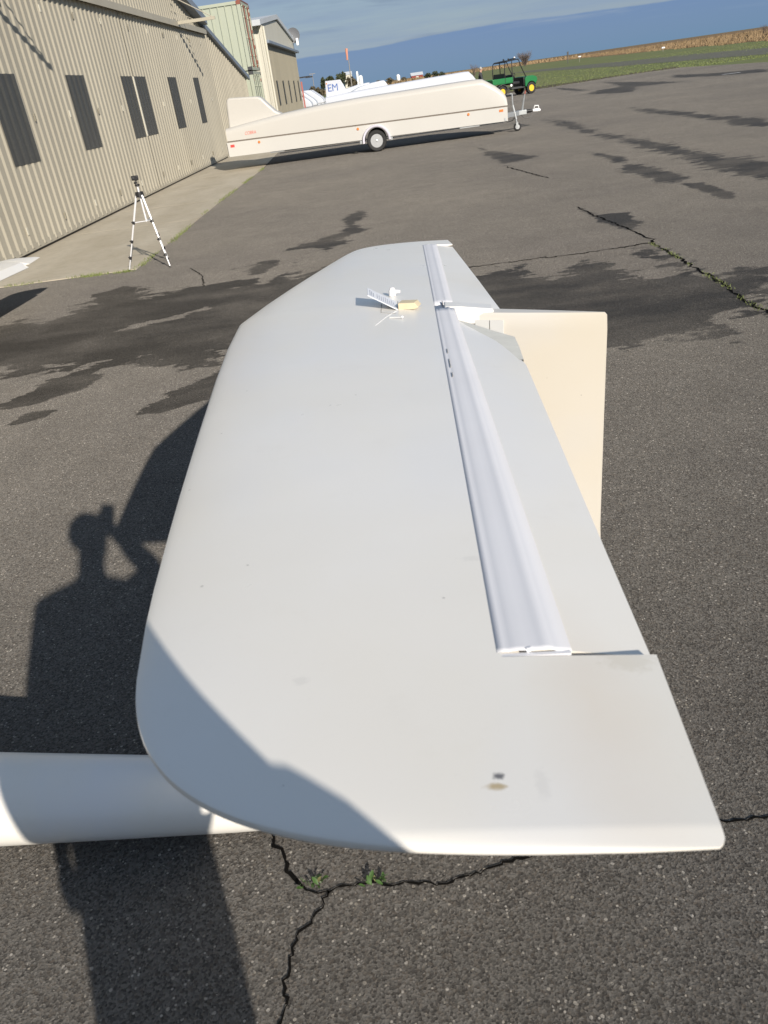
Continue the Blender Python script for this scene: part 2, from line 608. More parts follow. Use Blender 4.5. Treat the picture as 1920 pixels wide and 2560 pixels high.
WET = {
    'A': [(-3.7, 8.27), (-3.15, 8.13), (-2.87, 8.56), (-2.86, 9.11), (-2.37, 9.01), (-2.26, 8.38), (-1.98, 8.57), (-1.64, 8.68), (-1.21, 8.76), (-1.01, 9.75), (-0.69, 9.16), (-0.75, 8.45), (-0.31, 8.37), (-0.31, 7.14), (-0.66, 6.78), (-0.95, 6.08), (-0.98, 5.73), (-1.28, 5.67), (-1.74, 6.01), (-2.25, 6.11), (-2.71, 6.21), (-3.03, 6.46), (-4.2, 6.9)],
    'A2': [(-1.53, 4.8), (-1.47, 5.11), (-1.28, 5.32), (-1.08, 5.59), (-0.98, 5.73), (-0.7, 5.5), (-0.8, 5.1), (-1.1, 4.98), (-1.34, 4.83)],
    'A3': [(-2.68, 5.52), (-2.52, 5.66), (-2.38, 6.02), (-2.15, 6.12), (-2.02, 5.86), (-2.16, 5.51), (-2.43, 5.4), (-2.9, 5.45)],
    'A4': [(-2.48, 4.98), (-2.38, 5.24), (-2.14, 5.21), (-2.17, 5.05), (-2.37, 4.98)],
    'B': [(-0.88, 10.13), (-0.38, 10.65), (-0.02, 10.82), (0.05, 12.23), (0.3, 12.84), (0.37, 12.32), (0.2, 11.69), (0.3, 10.94), (-0.03, 10.48), (0.11, 10.18), (-0.27, 9.71), (-0.4, 10.08)],
    'B2': [(-1.0, 7.39), (-0.99, 8.23), (-0.84, 8.51), (-0.49, 8.48), (-0.18, 8.91), (-0.04, 9.28), (-0.01, 8.36), (-0.31, 7.14), (-0.66, 6.78)],
    'C': [(0.9, 7.3), (1.18, 7.36), (1.65, 7.59), (1.64, 7.05), (1.85, 6.87), (2.09, 7.23), (2.44, 7.25), (2.47, 6.82), (2.41, 6.45), (2.55, 6.28), (2.7, 6.49), (2.72, 6.91), (2.65, 7.41), (2.9, 7.59), (2.91, 7.01), (2.86, 6.23), (2.89, 6.02), (3.18, 6.29), (3.43, 6.31), (2.77, 5.0), (2.57, 4.96), (2.37, 4.8), (2.26, 4.74), (2.06, 4.84), (1.81, 4.81), (1.63, 4.81), (1.26, 4.74), (0.5, 5.2)],
    'D': [(6.83, 27.25), (6.99, 24.5), (6.31, 19.5), (6.38, 16.9), (6.18, 13.83), (6.22, 11.72), (5.8, 9.4), (5.3, 9.6), (5.48, 11.43), (5.55, 12.66), (5.77, 14.88), (6.02, 17.79), (6.17, 20.91)],
    'D2': [(9.58, 26.89), (9.58, 24.55), (9.34, 21.47), (9.18, 19.82), (9.27, 17.67), (8.45, 16.06), (8.38, 17.47), (8.72, 18.97), (8.84, 20.81), (8.92, 23.72)],
    'D3': [(4.97, 16.28), (5.14, 15.21), (4.87, 13.66), (4.97, 13.11), (4.93, 12.27), (4.87, 11.22), (4.55, 11.19), (4.34, 11.47), (4.56, 11.89), (4.47, 13.2), (4.76, 13.46), (4.85, 14.99)],
    'D4': [(4.59, 11.04), (4.84, 10.75), (4.76, 9.75), (4.55, 9.25), (4.48, 9.48), (4.53, 10.11)],
    'E': [(3.59, 21.06), (3.6, 19.59), (3.94, 17.78), (4.13, 16.85), (3.76, 16.49), (3.35, 16.43), (3.32, 15.4), (3.3, 17.1), (3.38, 18.27)],
    'F': [(3.02, 10.42), (3.03, 10.1), (3.02, 9.58), (3.16, 9.57), (3.35, 9.44), (3.28, 9.03), (3.35, 8.78), (3.19, 8.61), (3.02, 8.41), (2.92, 8.89), (2.94, 9.49)],
    'G': [(16.9, 52.71), (16.06, 37.49), (15.55, 39.48), (14.53, 40.06), (12.78, 35.87), (12.05, 39.84), (13.48, 42.65), (14.59, 42.37)],
    'G2': [(19.47, 48.45), (19.29, 43.46), (20.48, 39.68), (19.03, 36.84), (17.99, 39.47), (17.78, 43.97)],
    'G3': [(14.55, 55.1), (14.13, 49.45), (13.48, 43.89), (13.05, 44.24), (13.65, 50.24)],
    'I': [(-2.91, 9.14), (-2.64, 9.38), (-2.36, 8.94), (-2.27, 8.29), (-2.44, 8.14), (-2.69, 8.45)],
    'J': [(2.29, 4.63), (2.38, 4.61), (2.37, 4.53), (2.29, 4.53)],
    'K': [(2.07, 4.32), (2.24, 4.32), (2.36, 4.28), (2.2, 4.23), (2.09, 4.26)],
    'N': [(5.92, 27.64), (6.1, 25.67), (5.67, 25.39)],
}
DRY = [[(-2.39, 7.25), (-2.14, 7.42), (-1.81, 7.52), (-1.44, 7.7), (-1.33, 7.58), (-1.6, 7.36), (-1.87, 7.26), (-2.18, 7.15)],
       [(-1.04, 8.85), (-0.71, 9.79), (-0.6, 9.21), (-0.79, 8.48), (-0.99, 8.23)]]


def sdist(poly, X, Y):
    P = np.array(poly)
    Q = np.roll(P, -1, 0)
    d = np.full(X.shape, 1e9)
    ins = np.zeros(X.shape, bool)
    for (ax, ay), (bx, by) in zip(P, Q):
        ex, ey = bx - ax, by - ay
        t = np.clip(((X - ax) * ex + (Y - ay) * ey) / (ex * ex + ey * ey + 1e-12), 0, 1)
        d = np.minimum(d, np.hypot(X - ax - t * ex, Y - ay - t * ey))
        c = (ay > Y) != (by > Y)
        with np.errstate(divide='ignore', invalid='ignore'):
            xi = ax + (Y - ay) * ex / (ey if ey else 1e-12)
        ins ^= c & (X < xi)
    a = 0.5 * abs(np.sum(P[:, 0] * Q[:, 1] - Q[:, 0] * P[:, 1]))
    return np.where(ins, d, -d), a


def axis_lines(lo, hi, mid0, mid1, s0, grow):
    a = [mid0]
    while a[-1] < mid1:
        a.append(a[-1] + s0)
    s_ = s0
    while a[-1] < hi:
        s_ = min(s_ * grow, .6)
        a.append(min(a[-1] + s_, hi))
    b = [mid0]
    s_ = s0
    while b[-1] > lo:
        s_ = min(s_ * grow, .6)
        b.append(max(b[-1] - s_, lo))
    return np.array(list(reversed(b[1:])) + a)


xs = axis_lines(-9, 24.2, -4, 4.2, .075, 1.02)
ys = axis_lines(-6, 57.6, 4, 12, .075, 1.02)
X, Y = np.meshgrid(xs, ys)
tot_w = np.full(X.shape, -1.5)
for k, poly in WET.items():
    d, a = sdist(poly, X, Y)
    sc_ = min(max(.16 * math.sqrt(a), .05), .42)
    tot_w = np.maximum(tot_w, np.clip(d / sc_, -1.5, 1.0))
for poly in DRY:
    d, a = sdist(poly, X, Y)
    tot_w = np.minimum(tot_w, np.clip(-d / .10 + .35, -1.5, 1.5))
ny, nx = X.shape
YY = Y.copy()
YY[-1, :] += np.interp(xs, [-9, 0, 12, 15, 21, 24.2], [1.5, 1.0, -.3, -.6, 1.8, 1.2]) + np.random.RandomState(3).uniform(-.25, .25, nx)
verts = np.stack([X, YY, np.zeros_like(X)], -1).reshape(-1, 3)
idx = np.arange(nx * ny).reshape(ny, nx)
faces = np.stack([idx[:-1, :-1], idx[:-1, 1:], idx[1:, 1:], idx[1:, :-1]], -1).reshape(-1, 4)
me = bpy.data.meshes.new('asphalt')
me.from_pydata(verts.tolist(), [], faces.tolist())
at = me.attributes.new('wet', 'FLOAT', 'POINT')
at.data.foreach_set('value', tot_w.reshape(-1).astype(np.float32))
me.materials.append(M['asphalt'])
asphalt = bpy.data.objects.new('asphalt', me)
COL.objects.link(asphalt)
tag(asphalt, kind='structure')


def sheet(name, poly, z, mat, kind='structure', parent=None):
    m = MB()
    m.add([(x, y, z) for x, y in poly], [tuple(range(len(poly)))])
    o = m.build(name, mat, parent)
    if kind:
        tag(o, kind=kind)
    return o


rnd = random.Random(11)


def ragged(p0, p1, n, amp):
    return [(p0[0] + (p1[0] - p0[0]) * i / n + rnd.uniform(-amp, amp), p0[1] + (p1[1] - p0[1]) * i / n + rnd.uniform(-amp, amp)) for i in range(n + 1)]


sheet('dirt_strip', ragged((-30, 56.5), (24, 56.0), 60, .3) + ragged((26, 62.5), (-30, 64), 60, .8), -.022, M['dirt'])
sheet('taxiway', ragged((32.2, 40), (31.2, 95), 30, .35) + ragged((31.8, 95), (36, 170), 12, .4) + ragged((40, 170), (42, 105), 12, .4) + ragged((43.0, 105), (38.5, 40), 30, .25), -.022, M['gravel'])
sheet('dry_field', ragged((52, 60), (60.5, 118), 25, .8) + ragged((61, 119), (77, 200), 20, 1.2) + ragged((77, 201), (103, 400), 12, 3) + [(60, 560), (-200, 800), (-900, 2500), (900, 4000), (3000, 2500), (2500, 60)], -.024, M['drygrass'])
sheet('painted_mark', [(18.5, 40.15), (19.2, 39.85), (19.2, 39.55), (18.5, 39.85)], .004, M['paint'])

# concrete apron: slabs with open joints between them
apron = MB()
apron.add([(-5.3, 10.5, .007), (-2.78, 10.42, .007), (-2.55, 15.6, .007), (-2.02, 24, .007), (-1.55, 46, .007), (-2.9, 46, .007)], [(0, 1, 2, 3, 4, 5)])
apron_o = apron.build('concrete_apron', M['crackfill'])
tag(apron_o, kind='structure')


def wall_x(y):
    return -5.84 + .068 * y


def edge_x(y):
    return float(np.interp(y, [10.3, 12.3, 15.6, 23.9, 29.2, 46], [-2.72, -2.585, -2.475, -1.99, -1.90, -1.45]))


joints = [10.5, 14.85, 17.55, 20.6, 23.6, 26.6, 29.6, 32.6, 35.6, 38.6, 42.3, 46]
for j0, j1 in zip(joints[:-1], joints[1:]):
    y0, y1 = j0 + .009, j1 - .009
    t_ = -.33                                                 # joints run a little askew to the wall
    m = MB()
    pts = []
    for yy in (y0, y1):
        xa = wall_x(yy) - .15
        xb = edge_x(yy)
        dyb = 0 if yy in (y0,) and j0 == 10.5 else t_ * .33 * (xb - xa)
        pts.append(((xa, yy), (xb, yy + dyb - (.13 if (j0 == 10.5 and yy == y0) else 0))))
    (a, b), (d, c) = pts
    zt = .010
    m.add([(a[0], a[1], -.02), (b[0], b[1], -.02), (c[0], c[1], -.02), (d[0], d[1], -.02), (a[0], a[1], zt), (b[0], b[1], zt), (c[0], c[1], zt), (d[0], d[1], zt)],
          [(4, 5, 6, 7), (0, 1, 5, 4), (1, 2, 6, 5), (2, 3, 7, 6), (3, 0, 4, 7)])
    m.build('concrete_slab', M['concrete'], apron_o)

# cracks in the asphalt: narrow soil strips, blackened to stand for their shaded depth
CR = [([(-.424, 1.41), (-.414, 1.377), (-.377, 1.316), (-.361, 1.268), (-.338, 1.24), (-.308, 1.213), (-.266, 1.211)], .0078, 4),
      ([(-.266, 1.211), (-.286, 1.165), (-.309, 1.131), (-.342, 1.103), (-.353, 1.053), (-.364, 1.019), (-.365, .976), (-.355, .962), (-.367, .943), (-.372, .915), (-.378, .858), (-.36, .6), (-.38, .2)], .0062, 4),
      ([(-.266, 1.211), (-.218, 1.219), (-.159, 1.214), (-.091, 1.2), (.005, 1.186), (.085, 1.194), (.158, 1.216), (.24, 1.227), (.412, 1.233), (.565, 1.242), (.728, 1.248), (.774, 1.238), (.814, 1.238), (.882, 1.254), (1.4, 1.3)], .0062, 4),
      ([(.5, 7.70), (.885, 7.743), (1.147, 7.754), (1.68, 7.729), (2.143, 7.672), (2.61, 7.65), (2.957, 7.68)], .022, 5),
      ([(2.957, 7.68), (3.051, 7.832), (3.013, 8.106), (3.029, 8.509), (2.994, 9.504), (3.004, 10.277)], .02, 5),
      ([(2.957, 7.68), (2.968, 7.305), (2.914, 6.68), (2.879, 5.988), (2.805, 5.439), (2.796, 5.077), (2.764, 4.616), (2.7, 3.9)], .022, 5),
      ([(3.24, 15.8), (3.33, 14.6), (3.42, 13.4)], .03, 4),
      ([(-1.93, 9.9), (-1.7, 9.3), (-1.6, 8.7)], .012, 4)]
crk = random.Random(5)
for pts, w, sub in CR:
    P = []
    for a, b in zip(pts[:-1], pts[1:]):
        L_ = math.hypot(b[0] - a[0], b[1] - a[1])
        n = max(2, min(40, int(L_ / (w * 2.0))))
        for i in range(n):
            t_ = i / n
            P.append((a[0] + (b[0] - a[0]) * t_ + crk.uniform(-1.05, 1.05) * w, a[1] + (b[1] - a[1]) * t_ + crk.uniform(-1.05, 1.05) * w))
    P.append(pts[-1])
    lft, rgt = [], []
    for i, p in enumerate(P):
        a, b = P[max(i - 1, 0)], P[min(i + 1, len(P) - 1)]
        d = Vector((b[0] - a[0], b[1] - a[1])).normalized()
        h = w * crk.uniform(.15, .75)
        lft.append((p[0] - d.y * h, p[1] + d.x * h, .0035))
        rgt.append((p[0] + d.y * h, p[1] - d.x * h, .0035))
    m = MB()
    k = len(P)
    m.add(lft + rgt, [(i, i + 1, k + i + 1, k + i) for i in range(k - 1)])
    for i in range(k * 2):                                       # crumbled bits beside the crack
        p = P[crk.randrange(k)]
        cx, cy, cr_ = p[0] + crk.gauss(0, w * 1.1), p[1] + crk.gauss(0, w * 1.1), w * crk.uniform(.06, .26)
        m.add([(cx + cr_ * crk.uniform(.6, 1.3) * math.cos(a_), cy + cr_ * crk.uniform(.6, 1.3) * math.sin(a_), .0032) for a_ in (0, 1.3, 2.5, 3.8, 5.0)], [(0, 1, 2, 3, 4)])
    tag(m.build('pavement_crack', M['crackfill']), kind='structure')


# ================================================================== HANGAR (near)
WDIR = Vector((.068, 1, 0)).normalized()
WANG = math.atan2(-WDIR.x, WDIR.y)                                # rotation about z that takes +y to WDIR
KY = math.sqrt(1 + .068 ** 2)


def wall_frame():
    return Matrix.Translation((-5.84, 0, 0)) @ Matrix.Rotation(WANG, 4, 'Z')


def corr(y0, y1, pitch=.25, depth=.024, phase=0., pan=.46, rise=.16, topw=.22):
    """trapezoid profile points (y, x) between y0 and y1"""
    base_pts = [(0, 0), (pan, 0), (pan + rise, 1), (pan + rise + topw, 1), (1, 0)]
    out = []
    k0 = math.floor((y0 - phase) / pitch) - 1
    k1 = math.ceil((y1 - phase) / pitch) + 1
    raw = []
    for k in range(k0, k1):
        for u, h in base_pts[:-1]:
            raw.append((phase + (k + u) * pitch, h * depth))
    ysr = [p[0] for p in raw]
    xsr = [p[1] for p in raw]
    out.append((y0, float(np.interp(y0, ysr, xsr))))
    out += [p for p in raw if y0 + 1e-4 < p[0] < y1 - 1e-4]
    out.append((y1, float(np.interp(y1, ysr, xsr))))
    return out


def corr_sheet(name, y0, y1, z0, ztop, mat, parent, off=0., thick=.0, **kw):
    pr = corr(y0, y1, **kw)
    zt = ztop if callable(ztop) else (lambda y: ztop)
    m = MB()
    n = len(pr)
    m.add([(off + x, y, z0) for y, x in pr] + [(off + x, y, zt(y)) for y, x in pr], [(i, i + 1, n + i + 1, n + i) for i in range(n - 1)])
    o = m.build(name, mat, parent)
    for p in o.data.polygons:                                    # outward is +x
        if p.normal.x < 0:
            p.flip()
    return o


HG = empty('hangar', label='long tan corrugated metal hangar with dark window panels at left', cat='hangar', mat=wall_frame())
Z_DOOR, Z_RAIL0, Z_RAIL1 = 3.86, 3.85, 3.97


def rake(y):
    return 4.585 + (y / KY - 28.03) * -.192 if y > 14 else 4.585 + (14 - 28.03) * -.192 - (14 - y) * .192


leafs = [(.5, 10.86), (10.90, 21.16), (21.20, 30.92)]
wins = [[(2.2, 3.2), (5.6, 6.6), (8.9, 9.9)], [(13.43, 14.46), (16.78, 17.78), (20.15, 21.12)], [(21.24, 22.19), (24.46, 25.40), (27.78, 28.58)]]
for (a, b), ws in zip(leafs, wins):
    m = MB()
    m.box((-.06, a, .055), (.012, b, .15)).box((-.06, a, .15), (-.012, a + .05, Z_DOOR)).box((-.06, b - .05, .15), (-.012, b, Z_DOOR)).box((-.06, a + .05, Z_DOOR - .1), (-.012, b - .05, Z_DOOR))
    leaf = m.build('sliding_door', M['tan'], HG)
    ny_ = max(1, round((b - a) / 1.0))
    for i in range(ny_):
        p0, p1 = a + (b - a) * i / ny_, a + (b - a) * (i + 1) / ny_
        corr_sheet('wall_panel', p0, p1 + (.0 if i == ny_ - 1 else .004), .09, Z_DOOR - .02, M['tan'], leaf, off=.0 + .0015 * (i % 2))
    for (w0, w1) in ws:
        wo_ = corr_sheet('window', w0, w1, 1.262, 2.537, M['window'], leaf, off=.012)
    # small bolted clips that show as dots on the sheets
    for k_, yy in enumerate(np.arange(a + .55, b, 1.65)):
        for zz in (.30, 1.85, 3.50):
            if any(w0 - .12 < yy < w1 + .12 for w0, w1 in ws) and zz == 1.85:
                continue
            MB().box((.026, yy, zz), (.036, yy + .05, zz + .11)).build('bolt_clip', M['creamwall'] if k_ % 2 else M['tan2'], leaf)
# the strip between the two joined leaves
MB().box((.018, 21.145, 1.27), (.036, 21.215, 2.53)).build('door_seam_strip', M['creamwall'], HG)
MB().box((-.10, .0, .012), (-.05, 30.9, .09)).build('door_gap_shade', M['black'], HG)  # black strip standing in for the shaded gap under the hung doors
# door rail
MB().box((-.05, 0, Z_RAIL0), (.11, 30.95, Z_RAIL1)).box((.11, 0, Z_RAIL0 - .03), (.125, 30.95, Z_RAIL1 - .02)).build('door_rail', M['tan'], HG)
# upper wall sheets
for i in range(31):
    y0, y1 = i * 1.0, min((i + 1) * 1.0, 30.95)
    corr_sheet('upper_panel', y0, y1, Z_RAIL1 - .01, rake, M['tan'], HG, off=-.03)
# fixed wall beyond the door
for i in range(8):
    y0, y1 = 30.98 + i * .965, 30.98 + (i + 1) * .965
    corr_sheet('side_panel', y0, y1, .03, rake, M['tan'], HG, off=-.04, pitch=.3217, depth=.03, pan=.72, rise=.08, topw=.12)
MB().box((-.06, 30.93, .02), (.03, 30.99, Z_DOOR + .05)).build('door_jamb', M['tan'], HG)
# roof and rake trim
EY = 38.75
m = MB()
zA, zE = rake(14), rake(EY)
prof = [(-.3, rake(-.3)), (14, zA), (EY + .15, rake(EY + .15)), (EY + .15, rake(EY + .15) + .10), (14, zA + .1), (-.3, rake(-.3) + .10)]
n = len(prof)
m.add([(.02, y, z) for y, z in prof] + [(-22, y, z) for y, z in prof],
      [tuple(range(n)), tuple(reversed(range(n, 2 * n)))] + [(i, (i + 1) % n, (i + 1) % n + n, i + n) for i in range(n)])
m.build('roof', M['greyroof'], HG)
m = MB()
for (ya, yb, ox, hh) in ((14, 30.7, .26, .19), (30.72, EY + .2, .10, .14)):
    pr = [(ya, rake(ya) - .02), (yb, rake(yb) - .02), (yb, rake(yb) + hh), (ya, rake(ya) + hh)]
    m.add([(.021, y, z) for y, z in pr] + [(ox, y, z) for y, z in pr], [(0, 1, 2, 3), (7, 6, 5, 4), (0, 4, 5, 1), (1, 5, 6, 2), (2, 6, 7, 3), (3, 7, 4, 0)])
m.build('rake_trim', M['greyroof'], HG)
m = MB()
m.box((-22, EY - .1, .02), (-.05, EY - .02, rake(EY) - .02)).box((-22, .0, .02), (-21.9, EY - .1, 4)).box((-22, 0, .02), (-.1, .08, rake(0)))
m.build('back_wall', M['tan'], HG)
# triangular rail brackets sticking out over the doors
for yb in (.7, 13.65, 26.83):
    m = MB()
    m.box((.126, yb - .03, 3.87), (1.22, yb + .03, 3.95)).tube([(.0, yb, 4.62), (1.15, yb, 3.94)], .014, 6)
    m.tube([(.0, yb, 4.25), (.6, yb, 3.94)], .009, 5)
    m.build('rail_bracket', M['tan'], HG)

# ================================================================== CONTAINERS
def container(z0, h, label, door_mat_rust=True):
    e = empty('shipping_container', (-2.98, 39.35, z0), WANG, label, 'container', 'pale green shipping containers stacked behind the hangar')
    Lc, Wc = 6.06, 2.6
    m = MB()                                                       # frame
    for y in (0, Wc - .16):
        for x in (-Lc, -.16):
            m.box((x, y, 0), (x + .16, y + .16, h))
    for z in (0, h - .12):
        m.box((-Lc + .16, 0, z), (-.16, .1, z + .12)).box((-Lc + .16, Wc - .1, z), (-.16, Wc, z + .12)).box((-.12, .16, z), (0, Wc - .16, z + .12)).box((-Lc, .16, z), (-Lc + .12, Wc - .16, z + .12))
    m.build('frame', M['cont'], e, bevel=.01)
    for i in range(6):                                             # pressed side panels
        x0 = -Lc + .16 + i * .957
        p = corr(x0, x0 + .957, .319, .04, 0, .75, .1, .05)
        s = MB()
        n = len(p)
        s.add([(y, .055 - x, .12) for y, x in p] + [(y, .055 - x, h - .12) for y, x in p], [(i2, i2 + 1, n + i2 + 1, n + i2) for i2 in range(n - 1)])
        s.build('side_panel', M['cont'], e)
    MB().box((-Lc + .16, Wc - .06, .12), (-.16, Wc - .04, h - .12)).build('rear_side', M['cont'], e)
    MB().box((-Lc + .02, .16, .12), (-Lc + .05, Wc - .16, h - .12)).build('end_wall', M['cont'], e)
    MB().box((-Lc + .16, .1, h - .03), (-.16, Wc - .1, h - .012)).build('roof', M['cont'], e)
    for k in range(2):
        y0 = .18 + k * 1.12
        d = MB().box((-.10, y0, .14), (-.05, y0 + 1.10, h - .14))
        d.box((-.05, y0, .14), (-.03, y0 + .08, h - .14)).box((-.05, y0 + 1.02, .14), (-.03, y0 + 1.10, h - .14)).box((-.05, y0 + .08, h * .5 - .04), (-.03, y0 + 1.02, h * .5 + .04))
        door = d.build('door', M['cont'], e)
        for q in (.30, .80):
            r_ = MB().tube([(-.012, y0 + q, .10), (-.012, y0 + q, h - .10)], .022, 8)
            for zz in (.16, .55, 1.2, h - .6, h - .18):
                r_.box((-.03, y0 + q - .05, zz), (.02, y0 + q + .05, zz + .06))
            r_.build('lock_rod', M['contrust'] if (door_mat_rust and q > .5) else M['cont'], door)
        for zz in (.3, .9, 1.5, h - .4):
            yy = y0 - .02 if k == 0 else y0 + 1.08
            MB().box((-.05, yy, zz), (.005, yy + .06, zz + .12)).build('hinge', M['contrust'], door)
    for y in (0, Wc - .18):
        for z in (-.0, h - .14):
            MB().box((-.18, y - .006, z), (.006, y + .18 + .006, z + .14)).build('corner_casting', M['contrust'] if z > 1 and door_mat_rust else M['dgrey'], e, bevel=.01)
    if door_mat_rust:
        MB().box((-.15, .18, h + .001), (.01, Wc - .18, h + .05)).build('header_rail', M['contrust'], e)
    return e


container(.02, 2.80, 'lower pale green shipping container behind the tan hangar', False)
container(2.86, 2.58, 'upper pale green shipping container with rusty red top edge', True)

# ================================================================== HANGAR (far)
H2 = empty('hangar', label='farther tan hangar with cream gable and five slim dark windows', cat='hangar', mat=wall_frame())
Y0, Y1 = 46.5, 63.0
YP = 54.15


def gable(y):
    return 5.03 + (5.62 - 5.03) * (y - Y0) / (YP - Y0) if y < YP else 5.62 - (5.62 - 4.86) * (y - YP) / (Y1 - YP)


for i in range(5):
    y0, y1 = Y0 + .35 + i * 3.22, Y0 + .35 + (i + 1) * 3.22 - .02
    leaf = corr_sheet('sliding_door', y0, y1, .06, 4.16, M['tan2'], H2, off=0, depth=.02)
    wy = y0 + 1.05 + (.55 if False else 0) + .62
    wc = 49.25 + i * 3.06
    corr_sheet('window', wc - .26, wc + .26, 1.25, 2.48, M['window'], leaf, off=.03, depth=.01)
MB().box((-.04, Y0 - .02, .02), (.05, Y0 + .34, gable(Y0) - .05)).build('corner_post', M['creamwall'], H2)
MB().tube([(.1, Y0 + .2, .02), (.1, Y0 + .2, 4.9)], .055, 8).build('downspout', M['creamwall'], H2)
m = MB()
for y_a, y_b in ((Y0 + .34, YP), (YP, Y1)):
    m.add([(-.02, y_a, 4.3), (-.02, y_b, 4.3), (-.02, y_b, gable(y_b) - .02), (-.02, y_a, gable(y_a) - .02)], [(0, 1, 2, 3)])
m.build('gable_panel', M['creamwall'], H2)
MB().box((-.03, Y0 + .36, 4.15), (.26, Y1 + .1, 4.30)).build('door_canopy', M['greyroof'], H2, bevel=.02)
m = MB()
prof = [(Y0 - .45, gable(Y0) - .08), (YP, 5.66), (Y1 + .35, gable(Y1) - .08), (Y1 + .35, gable(Y1) + .14), (YP, 5.90), (Y0 - .45, gable(Y0) + .14)]
n = 6
m.add([(.09, y, z) for y, z in prof] + [(-18, y, z) for y, z in prof], [tuple(range(n)), tuple(reversed(range(n, 2 * n)))] + [(i, (i + 1) % n, (i + 1) % n + n, i + n) for i in range(n)])
m.build('roof', M['ltgrey'], H2)
MB().box((-18, Y0 - .62, gable(Y0) - .12), (.09, Y0 - .46, gable(Y0) + .13)).build('gutter', M['ltgrey'], H2)
m = MB()
p = corr(-17.9, -.04, .3, .03)
n = len(p)
m.add([(y, Y0 + .03 - x, .02) for y, x in p] + [(y, Y0 + .03 - x, gable(Y0) - .06) for y, x in p], [(i, i + 1, n + i + 1, n + i) for i in range(n - 1)])
m.build('end_wall', M['creamwall'], H2)
MB().box((-18, Y1 - .1, .02), (-.02, Y1, 4.7)).box((-18, Y0 + .1, .02), (-17.9, Y1 - .1, 4.7)).build('back_wall', M['creamwall'], H2)
lm = MB().box((.0, Y1 + .02, 2.62), (.75, Y1 + .14, 2.70)).box((.45, Y1 + .0, 2.58), (.95, Y1 + .16, 2.66))
lm.build('wall_lamp', M['black'], H2)

# satellite dish on the far gable
D = empty('satellite_dish', wall_frame() @ Vector((-.25, 62.3, 4.95)), 0, 'round grey satellite dish on the far hangar gable', 'satellite dish')
rings = []
for i in range(6):
    r_ = .02 + .44 * i / 5
    rings.append([(r_ * math.cos(2 * math.pi * k / 20) + .35, -.30 * (r_ / .46) ** 2 * .4 + .12, r_ * math.sin(2 * math.pi * k / 20) + .25) for k in range(20)])
rings += [[(x, y + .012, z) for x, y, z in r_] for r_ in reversed(rings)]
MB().loft(rings).build('dish', M['dishgrey'], D, True)
MB().tube([(0, 0, 0), (.2, .1, .1), (.35, .12, .25)], .03, 6).build('mount', M['steel'], D)
MB().tube([(.35, .1, -.15), (.55, -.25, -.05)], .018, 6).build('arm', M['steel'], D)
MB().box((.5, -.3, -.38), (.66, -.18, .05)).build('receiver_box', M['whitepl'], D, bevel=.02)

# red post past the far corner
rp = MB().box((.0, -.05, 0), (.11, .05, 2.42)).build('post', M['redpaint'])
rp.location = wall_frame() @ Vector((.02, 63.35, -.01))
tag(rp, 'faded red post at the far corner of the second hangar', 'post')


